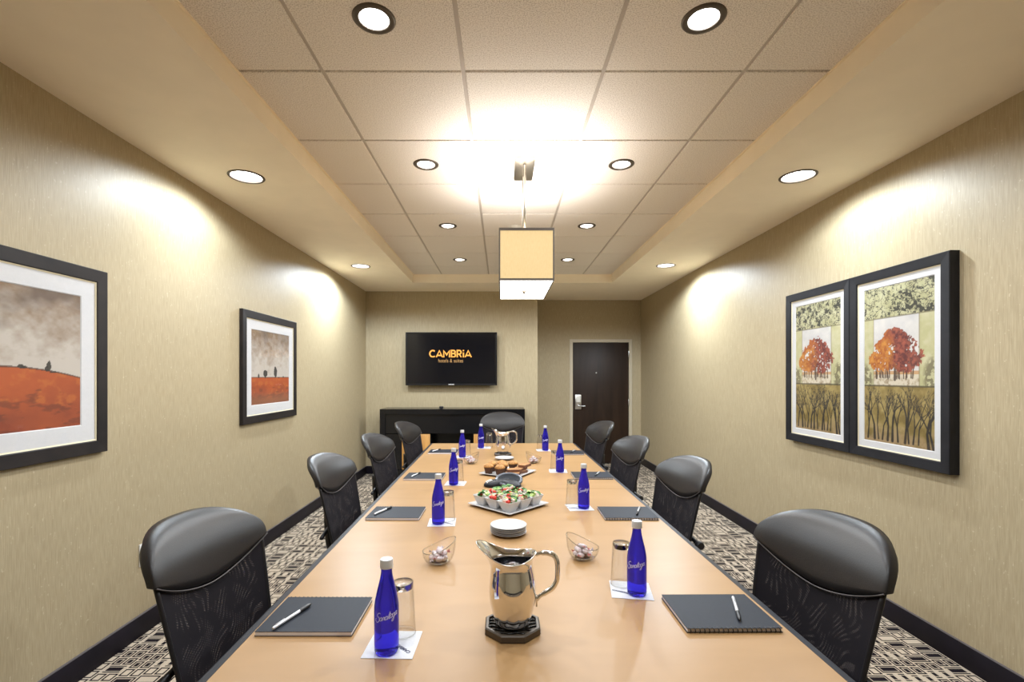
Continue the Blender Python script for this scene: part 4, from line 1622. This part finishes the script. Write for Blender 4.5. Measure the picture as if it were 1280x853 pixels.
def build_pitcher():
    root = empty('pitcher')
    prof = [(0.0, 0.0), (0.038, 0.0), (0.043, 0.002), (0.047, 0.010), (0.0525, 0.028), (0.0585, 0.055), (0.0612, 0.080), (0.0600, 0.105), (0.0560, 0.128), (0.0525, 0.143), (0.0518, 0.152), (0.054, 0.162), (0.060, 0.172)]
    N = 48

    def ring(r, z, t, dr):
        out = []
        for k in range(N):
            a = 2 * PI * k / N
            # the spout points to local -x and rises; the back of the lip rises a little toward the handle
            s = max(0.0, math.cos(a - PI)) ** 3.0
            hnd = max(0.0, math.cos(a)) ** 2
            f = t * t
            rr = r + dr + 0.034 * s * f
            zz = z + (0.033 * s + 0.010 * hnd) * f - 0.006 * f * (1 - s) * (1 - hnd)
            out.append((rr * math.cos(a), rr * 0.985 * math.sin(a) * (1 - 0.12 * s * f), zz))
        return out
    rings = []
    for (r, z) in prof:
        t = min(max((z - 0.125) / 0.047, 0), 1)
        rings.append(ring(max(r, 1e-4), z, t, 0))
    # rolled lip, then the inside
    rings.append(ring(0.0615, 0.1735, 1, 0))
    rings.append(ring(0.0602, 0.1745, 1, -0.0008))
    for (r, z) in list(prof[::-1])[:-2]:
        t = min(max((z - 0.125) / 0.047, 0), 1)
        rings.append(ring(max(r - 0.002, 1e-4), max(z, 0.003) + 0.001, t, 0))
    rings.append(ring(1e-4, 0.004, 0, 0))
    verts = [p for rg in rings for p in rg]
    faces = []
    for i in range(len(rings) - 1):
        for k in range(N):
            j = (k + 1) % N
            faces.append((i * N + k, i * N + j, (i + 1) * N + j, (i + 1) * N + k))
    obj_from('pitcher_body', verts, faces, MAT['chrome'], root, smooth=True)
    path = catmull([(0.060, 0, 0.1755), (0.073, 0, 0.181), (0.092, 0, 0.181), (0.107, 0, 0.174), (0.114, 0, 0.158), (0.115, 0, 0.135), (0.113, 0, 0.112), (0.103, 0, 0.093), (0.086, 0, 0.081), (0.072, 0, 0.072), (0.0632, 0, 0.062)], 5)
    tube('handle', path, [0.006] * 6 + [0.0085] * (len(path) - 14) + [0.0065] * 8, MAT['chrome'], root, 12, flat=0.8)
    box('handle_tab', 0.0595, 0.0645, -0.007, 0.007, 0.045, 0.072, MAT['chrome'], root, bevel=0.002)
    return root


tri0, pit0 = build_trivet(), build_pitcher()
for k, (x, y, where) in enumerate(((0.028, 1.235, 'at the end farthest from the television'), (0.010, 3.965, 'at the end nearest the television'))):
    t = tri0 if k == 0 else copy_tree(tri0)
    t.location = (x, y, TABLE_Z)
    tag(t, 'black octagonal trivet under the steel pitcher %s' % where, 'trivet', 'octagonal trivets')
    p = pit0 if k == 0 else copy_tree(pit0)
    p.location = (x, y, TABLE_Z + 0.0170)
    p.rotation_euler = (0, 0, math.radians(-4))
    tag(p, 'polished steel water pitcher %s' % where, 'pitcher', 'steel water pitchers')

# ---------------------------------------------------------------- plates
PP = [(0, 0.0016), (0.034, 0.0016), (0.035, 0.0), (0.040, 0.0), (0.042, 0.0022), (0.055, 0.0052), (0.066, 0.0086), (0.0735, 0.0112), (0.0748, 0.0119), (0.0746, 0.0128), (0.073, 0.0127), (0.055, 0.0070), (0.041, 0.0040), (0, 0.0034)]
plate0 = lathe('plate', PP, MAT['porcelain'], None, 40)
first = True
ORD = ['bottom', 'second from the bottom', 'third from the bottom', 'fourth from the bottom', 'fifth from the bottom', 'topmost']
for (x, y, n, lab, grp) in ((0.028, 1.985, 6, 'round white plate, %s of the tall stack by the salad tray', 'tall stack of plates'),
                            (0.022, 3.76, 2, 'round white plate, %s of the low stack behind the muffin tray', 'low stack of plates')):
    for q in range(n):
        p = plate0 if first else plate0.copy()
        if not first:
            COL.objects.link(p)
        first = False
        p.location = (x + random.uniform(-0.0012, 0.0012), y + random.uniform(-0.0012, 0.0012), TABLE_Z + q * 0.0056)
        tag(p, lab % ('topmost' if q == n - 1 else ORD[q]), 'plate', grp)

# ---------------------------------------------------------------- square trays, salad cups, muffins
def build_tray(side):
    bm = bmesh.new()
    rings = []
    for (d_, z) in ((0.030, 0.0), (0.018, 0.006), (0.0, 0.012), (0.0005, 0.0145), (0.004, 0.0150), (0.022, 0.0095), (0.034, 0.0080)):
        hh = side / 2 - d_
        ring = []
        rc = 0.006
        for (sx, sy, a0) in ((1, 1, 0), (-1, 1, 90), (-1, -1, 180), (1, -1, 270)):
            for q in range(4):
                a = math.radians(a0 + 30 * q)
                ring.append(bm.verts.new((sx * (hh - rc) + rc * math.cos(a), sy * (hh - rc) + rc * math.sin(a), z)))
        rings.append(ring)
    n = len(rings[0])
    for a, b in zip(rings[:-1], rings[1:]):
        for k in range(n):
            bm.faces.new((a[k], a[(k + 1) % n], b[(k + 1) % n], b[k]))
    bm.faces.new(rings[0][::-1])
    bm.faces.new(rings[-1])
    return bm


def tray(label, x, y, rz, side):
    o = obj_bm('serving_tray', build_tray(side), MAT['porcelain'], None, smooth=True, angle=math.radians(35))
    o.location = (x, y, TABLE_Z)
    o.rotation_euler = (0, 0, rz)
    return tag(o, label, 'tray', 'square white serving trays')


SX, SY, SA = 0.034, 2.418, math.radians(46)
tray('square white serving tray holding the salad cups', SX, SY, SA, 0.292)


def build_cup():
    bm = bmesh.new()
    rings = []
    for (hh, z) in ((0.024, 0.0), (0.0255, 0.002), (0.0420, 0.0460), (0.0424, 0.0474), (0.0412, 0.0480), (0.0398, 0.0465), (0.0245, 0.0045)):
        ring = []
        rc = 0.010 if hh > 0.04 else 0.007
        for (sx, sy, a0) in ((1, 1, 0), (-1, 1, 90), (-1, -1, 180), (1, -1, 270)):
            for q in range(5):
                a = math.radians(a0 + 22.5 * q)
                ring.append(bm.verts.new((sx * (hh - rc) + rc * math.cos(a), sy * (hh - rc) + rc * math.sin(a), z)))
        rings.append(ring)
    n = len(rings[0])
    for a, b in zip(rings[:-1], rings[1:]):
        for k in range(n):
            bm.faces.new((a[k], a[(k + 1) % n], b[(k + 1) % n], b[k]))
    bm.faces.new(rings[0][::-1])
    bm.faces.new(rings[-1])
    return bm


def chunk_mesh(name, kind, mat, seed):
    r = random.Random(seed)
    bm = bmesh.new()
    if kind == 'cube':
        bmesh.ops.create_cube(bm, size=1.0)
        bmesh.ops.bevel(bm, geom=list(bm.edges), offset=0.12, segments=1, affect='EDGES')
        for v in bm.verts:
            v.co *= r.uniform(0.85, 1.15)
    elif kind == 'blob':
        bmesh.ops.create_icosphere(bm, subdivisions=1, radius=0.6)
        for v in bm.verts:
            v.co *= r.uniform(0.85, 1.15)
            v.co.z *= 0.75
    else:  # a curled leaf with a rounded outline
        n = 6
        g = [[bm.verts.new((0, 0, 0)) for _ in range(3)] for _ in range(n + 1)]
        for i in range(n + 1):
            t = i / n
            w = 0.42 * math.sin(PI * (0.06 + 0.90 * t)) ** 0.8
            for j, s in enumerate((-1, 0, 1)):
                g[i][j].co = (t * 1.6 - 0.8, s * w, 0.30 * math.sin(PI * t) + (0.16 if s else 0) + 0.06 * math.sin(9 * t + s))
        for i in range(n):
            for j in range(2):
                bm.faces.new((g[i][j], g[i + 1][j], g[i + 1][j + 1], g[i][j + 1]))
    me = bpy.data.meshes.new(name)
    bmesh.ops.recalc_face_normals(bm, faces=bm.faces)
    bm.to_mesh(me)
    bm.free()
    me.materials.append(mat)
    for p in me.polygons:
        p.use_smooth = kind != 'cube'
    return me


PIECES = [('spinach_leaf', 'leaf', MAT['leaf'], 0.026, 7), ('cucumber_piece', 'cube', MAT['cucumber'], 0.019, 3), ('tomato_piece', 'blob', MAT['tomato'], 0.023, 3),
          ('cheese_cube', 'cube', MAT['cheese'], 0.017, 5), ('chicken_piece', 'cube', MAT['chicken'], 0.016, 2), ('olive_piece', 'blob', MAT['olive'], 0.011, 2)]
MESHES = {p[0]: [chunk_mesh(p[0], p[1], p[2], s) for s in range(3)] for p in PIECES}
cup_me = None
CUPW = {(0, 0): 'corner by the plate stack', (2, 2): 'corner by the phone', (2, 0): 'corner toward the autumn-tree wall', (0, 2): 'corner toward the hill-painting wall',
        (1, 1): 'in the centre', (1, 0): 'between plate-stack and autumn-tree corners', (0, 1): 'between plate-stack and hill-painting corners',
        (2, 1): 'between phone and autumn-tree corners', (1, 2): 'between phone and hill-painting corners'}
for i in range(3):
    for j in range(3):
        lx, ly = (i - 1) * 0.0865, (j - 1) * 0.0865
        X = SX + lx * math.cos(SA) - ly * math.sin(SA)
        Y = SY + lx * math.sin(SA) + ly * math.cos(SA)
        if cup_me is None:
            c = obj_bm('salad_cup', build_cup(), MAT['porcelain'], None, smooth=True, angle=math.radians(35))
            cup_me = c.data
        else:
            c = link(bpy.data.objects.new('salad_cup', cup_me))
        c.location = (X, Y, TABLE_Z + 0.0082)
        c.rotation_euler = (0, 0, SA)
        tag(c, 'small square white cup on the salad tray, %s' % CUPW[i, j], 'cup', 'salad cups on the tray')
        sal = empty('salad', (X, Y, TABLE_Z + 0.0082 + 0.006), SA + random.uniform(-1, 1), 'chopped leafy salad in a tray cup, %s' % CUPW[i, j], 'salad', 'salads in the cups')
        slots = [p for p in PIECES for _ in range(p[4])]
        random.shuffle(slots)
        for q, (nm, kind, mt, sz, cnt) in enumerate(slots):
            pc = bpy.data.objects.new(nm, random.choice(MESHES[nm]))
            ga = q * 2.39996
            rr = 0.029 * math.sqrt((q + 0.5) / len(slots))
            dome = 0.040 + 0.008 * (1 - (rr / 0.034) ** 2)
            s_ = sz * random.uniform(0.85, 1.15)
            pc.location = (rr * math.cos(ga), rr * math.sin(ga), dome + random.uniform(-0.003, 0.004))
            pc.rotation_euler = (random.uniform(-0.6, 0.6), random.uniform(-0.6, 0.6), random.uniform(0, 6.28))
            pc.scale = (s_, s_, s_)
            link(pc, sal)
        bed = lathe('salad_bed', [(0, 0.0), (0.022, 0.0), (0.033, 0.034), (0.026, 0.040), (0, 0.044)], MAT['leaf'], sal, 14)

MXX, MYY, MA = 0.043, 3.215, math.radians(60)
tray('square white serving tray holding muffins and loaf slices', MXX, MYY, MA, 0.285)


def build_muffin():
    root = empty('muffin')
    n = 24
    verts, faces = [], []
    for (r, z) in ((0.0, 0.0), (0.021, 0.0), (0.0225, 0.002), (0.0305, 0.038), (0.0325, 0.043)):
        for k in range(n):
            a = 2 * PI * k / n
            fl = 1 + (0.035 if k % 2 else -0.02) * (1 if z > 0 else 0)
            verts.append((max(r, 1e-4) * fl * math.cos(a), max(r, 1e-4) * fl * math.sin(a), z))
    for i in range(4):
        for k in range(n):
            j = (k + 1) % n
            faces.append((i * n + k, i * n + j, (i + 1) * n + j, (i + 1) * n + k))
    obj_from('muffin_case', verts, faces, MAT['muffin_case'], root)
    verts, faces = [], []
    r_ = random.Random(3)
    prof = [(0.031, 0.041), (0.0345, 0.044), (0.033, 0.051), (0.026, 0.058), (0.016, 0.0635), (0.006, 0.066), (0.0001, 0.0665)]
    for (r, z) in prof:
        for k in range(n):
            a = 2 * PI * k / n
            w = 1 + 0.05 * math.sin(3 * a + z * 200) + r_.uniform(-0.025, 0.025)
            verts.append((r * w * math.cos(a), r * w * math.sin(a), z + r_.uniform(-0.0012, 0.0012)))
    for i in range(len(prof) - 1):
        for k in range(n):
            j = (k + 1) % n
            faces.append((i * n + k, i * n + j, (i + 1) * n + j, (i + 1) * n + k))
    obj_from('muffin_top', verts, faces, MAT['muffin_top'], root, smooth=True)
    return root


muf0 = build_muffin()
MUF = [(-0.085, 3.180), (-0.012, 3.135), (-0.062, 3.262), (0.010, 3.222), (0.005, 3.305), (0.078, 3.290)]
for k, (x, y) in enumerate(MUF):
    m_ = muf0 if k == 0 else copy_tree(muf0)
    m_.location = (x, y, TABLE_Z + 0.0084)
    m_.rotation_euler = (0, 0, random.uniform(0, 6))
    tag(m_, 'golden-topped muffin in a dark case on the white tray', 'muffin', 'muffins on the tray')


def build_slice():
    root = empty('loaf_slice')
    bm = bmesh.new()
    out = [(-0.045, 0.0), (0.045, 0.0), (0.048, 0.03), (0.043, 0.048), (0.028, 0.058), (0.0, 0.062), (-0.028, 0.058), (-0.043, 0.048), (-0.048, 0.03)]
    a = [bm.verts.new((x, y, 0)) for x, y in out]
    b = [bm.verts.new((x, y, 0.016)) for x, y in out]
    bm.faces.new(a[::-1])
    bm.faces.new(b)
    obj_bm('crumb', bm, MAT['loaf'], root)
    bm = bmesh.new()
    rings = [[bm.verts.new((x * 1.02, (y - 0.03) * 1.02 + 0.03, z)) for x, y in out] for z in (0.0, 0.016)]
    n = len(out)
    for k in range(n):
        bm.faces.new((rings[0][k], rings[0][(k + 1) % n], rings[1][(k + 1) % n], rings[1][k]))
    obj_bm('crust', bm, MAT['crust'], root)
    return root


sl0 = build_slice()
SL = [(0.066, 3.125, 0.0, -12), (0.085, 3.155, 0.0165, 8), (0.145, 3.200, 0.0, 50), (0.152, 3.225, 0.0165, 62), (0.176, 3.252, 0.033, 58)]
for k, (x, y, z, a) in enumerate(SL):
    s_ = sl0 if k == 0 else copy_tree(sl0)
    s_.location = (x, y - 0.02, TABLE_Z + 0.0090 + z)
    s_.rotation_euler = (0, 0, math.radians(a))
    tag(s_, 'brown loaf slice lying beside the muffins on the white tray', 'bread', 'loaf slices on the tray')

# ---------------------------------------------------------------- conference phone
ph = empty('conference_phone', (0.014, 2.865, TABLE_Z), math.radians(0), 'charcoal three-armed conference phone between the salad and muffin trays', 'phone')
N = 72


def lobe_r(a, k=1.0):
    return 0.088 + 0.036 * math.cos(3 * (a - math.radians(198)))


def phone_shell(sections, mat, name):
    verts, faces = [], []
    for (s, z, arch) in sections:
        for k in range(N):
            a = 2 * PI * k / N
            r = lobe_r(a) * s
            # arms droop to the table, the hub rises
            verts.append((max(r, 1e-4) * math.cos(a), max(r, 1e-4) * math.sin(a), z))
    for i in range(len(sections) - 1):
        for k in range(N):
            j = (k + 1) % N
            faces.append((i * N + k, i * N + j, (i + 1) * N + j, (i + 1) * N + k))
    return obj_from(name, verts, faces, mat, ph, smooth=True)


phone_shell([(0.0, 0.002, 0), (0.94, 0.0, 0), (1.0, 0.004, 0), (1.0, 0.013, 0), (0.95, 0.021, 0), (0.84, 0.029, 0), (0.70, 0.035, 0), (0.5, 0.038, 0), (0.0, 0.039, 0)], MAT['phone'], 'shell')
# the speaker hub: a silver ring that leans over a dark dish
lean = Matrix.Translation((0.030, 0.004, 0.034)) @ Matrix.Rotation(math.radians(17), 4, 'X')
band = tube('silver_band', [(0.074 * math.cos(2 * PI * k / 48), 0.070 * math.sin(2 * PI * k / 48), 0.0) for k in range(48)], 0.0095, MAT['phone_band'], ph, 10, closed=True)
band.matrix_local = lean
gr = lathe('speaker_grille', [(0, -0.002), (0.030, -0.0015), (0.054, 0.001), (0.066, 0.005), (0.070, 0.0), (0.0, -0.012)], MAT['phone_grille'], ph, 40)
gr.matrix_local = lean
ka = math.radians(198)
for i in range(3):
    for j in range(4):
        r = 0.078 + j * 0.0095
        tt = (i - 1) * 0.0125
        kx, ky = r * math.cos(ka) - tt * math.sin(ka), r * math.sin(ka) + tt * math.cos(ka)
        ss = math.hypot(kx, ky) / lobe_r(math.atan2(ky, kx))
        kz = float(np.interp(ss, [0.5, 0.7, 0.84, 0.95, 1.0], [0.038, 0.035, 0.029, 0.021, 0.013])) + 0.001
        kk = box('key', -0.0032, 0.0032, -0.0044, 0.0044, -0.003, 0.0026, MAT['keys'], ph)
        kk.matrix_local = Matrix.Translation((kx, ky, kz)) @ Matrix.Rotation(ka, 4, 'Z') @ Matrix.Rotation(0.42, 4, 'Y')

# ---------------------------------------------------------------- glass candy dishes
def build_dish():
    root = empty('candy_dish')
    n = 48
    verts, faces = [], []
    prof = [0.0, 0.22, 0.38, 0.50, 0.62, 0.74, 0.86, 0.95, 1.0]

    def ring(t, inset):
        out = []
        for k in range(n):
            a = 2 * PI * k / n
            hi = (0.5 + 0.5 * math.cos(a)) ** 1.3     # tall lip toward local +x
            lo = (0.5 - 0.5 * math.cos(a)) ** 3
            top = 0.030 + 0.052 * hi + 0.010 * lo
            r = 0.024 + 0.034 * math.sin(min(1, t * 1.05) * PI / 2) ** 1.2 if t > 0.22 else 0.024 * t / 0.22 + 0.002
            r -= inset
            z = 0.003 + (max(0, t - 0.22) / 0.78) ** 1.7 * top + inset * 0.6
            out.append((max(r, 1e-4) * math.cos(a), max(r, 1e-4) * 0.92 * math.sin(a), z))
        return out
    rings = [ring(t, 0) for t in prof] + [ring(t, 0.0022) for t in prof[::-1]]
    for rg in rings:
        verts += rg
    for i in range(len(rings) - 1):
        for k in range(n):
            j = (k + 1) % n
            faces.append((i * n + k, i * n + j, (i + 1) * n + j, (i + 1) * n + k))
    obj_from('bowl', verts, faces, MAT['glass'], root, smooth=True)
    rim = [(p[0], p[1], p[2]) for p in ring(1.0, 0.0011)]
    tube('rim', rim, 0.0016, MAT['solid_glass'], root, 6, closed=True)
    lathe('foot', [(0, 0.0), (0.023, 0.0), (0.0262, 0.002), (0.0270, 0.006), (0.025, 0.0085), (0.021, 0.0075), (0, 0.0072)], MAT['solid_glass'], root, 32)
    return root


def build_candy():
    root = empty('wrapped_candy')
    lathe('candy_disc', [(0, -0.005), (0.006, -0.0048), (0.0085, -0.0025), (0.0088, 0), (0.0085, 0.0025), (0.006, 0.0048), (0, 0.005)], MAT['candy_white'], root, 16)
    bm = bmesh.new()
    for k in range(5):
        a = 2 * PI * k / 5
        vs = [bm.verts.new((r * math.cos(a + d_), r * math.sin(a + d_), z)) for (r, d_, z) in ((0.002, 0, 0.0053), (0.0075, -0.12, 0.0041), (0.0075, 0.35, 0.0041))]
        bm.faces.new(vs)
    obj_bm('stripes', bm, MAT['candy_pink'], root)
    for s in (-1, 1):
        bm = bmesh.new()
        c = bm.verts.new((s * 0.0082, 0, 0))
        fan = [bm.verts.new((s * 0.0155, -0.006 + 0.003 * q, 0.0025 * (-1) ** q)) for q in range(5)]
        for q in range(4):
            bm.faces.new((c, fan[q], fan[q + 1]))
        obj_bm('wrapper_twist', bm, MAT['candy_white'] if s < 0 else MAT['candy_pink'], root)
    return root


dish0, candy0 = build_dish(), build_candy()
DI = [(549.0, 1.675, 10, 'hill-painting side, near the tall plate stack'), (728.0, 1.715, 165, 'autumn-tree side, near the tall plate stack'),
      (589.0, 3.58, 12, 'hill-painting side, near the muffin tray'), (667.0, 3.60, 170, 'autumn-tree side, near the muffin tray')]
first = True
for k, (px, y, a, where) in enumerate(DI):
    x = (px - 627) * y / 600
    dsh = dish0 if k == 0 else copy_tree(dish0)
    dsh.location = (x, y, TABLE_Z)
    dsh.rotation_euler = (0, 0, math.radians(a))
    tag(dsh, 'clear glass candy dish, %s' % where, 'dish', 'glass candy dishes')
    for q in range(12):
        c = candy0 if first else copy_tree(candy0)
        first = False
        ga = q * 2.4 + k
        layer = 0 if q < 6 else (1 if q < 10 else 2)
        c.scale = (1.35, 1.35, 1.35)
        rr = (0.024 if q else 0.002) if layer == 0 else (0.017 if layer == 1 else 0.006)
        c.location = (x + rr * math.cos(ga), y + rr * math.sin(ga), TABLE_Z + 0.0205 + 0.0115 * layer)
        c.rotation_euler = (random.uniform(-0.7, 0.7), random.uniform(-0.7, 0.7), random.uniform(0, 6))
        tag(c, 'pink and white wrapped mint, %s' % where, 'candy', 'wrapped mints in the dishes')
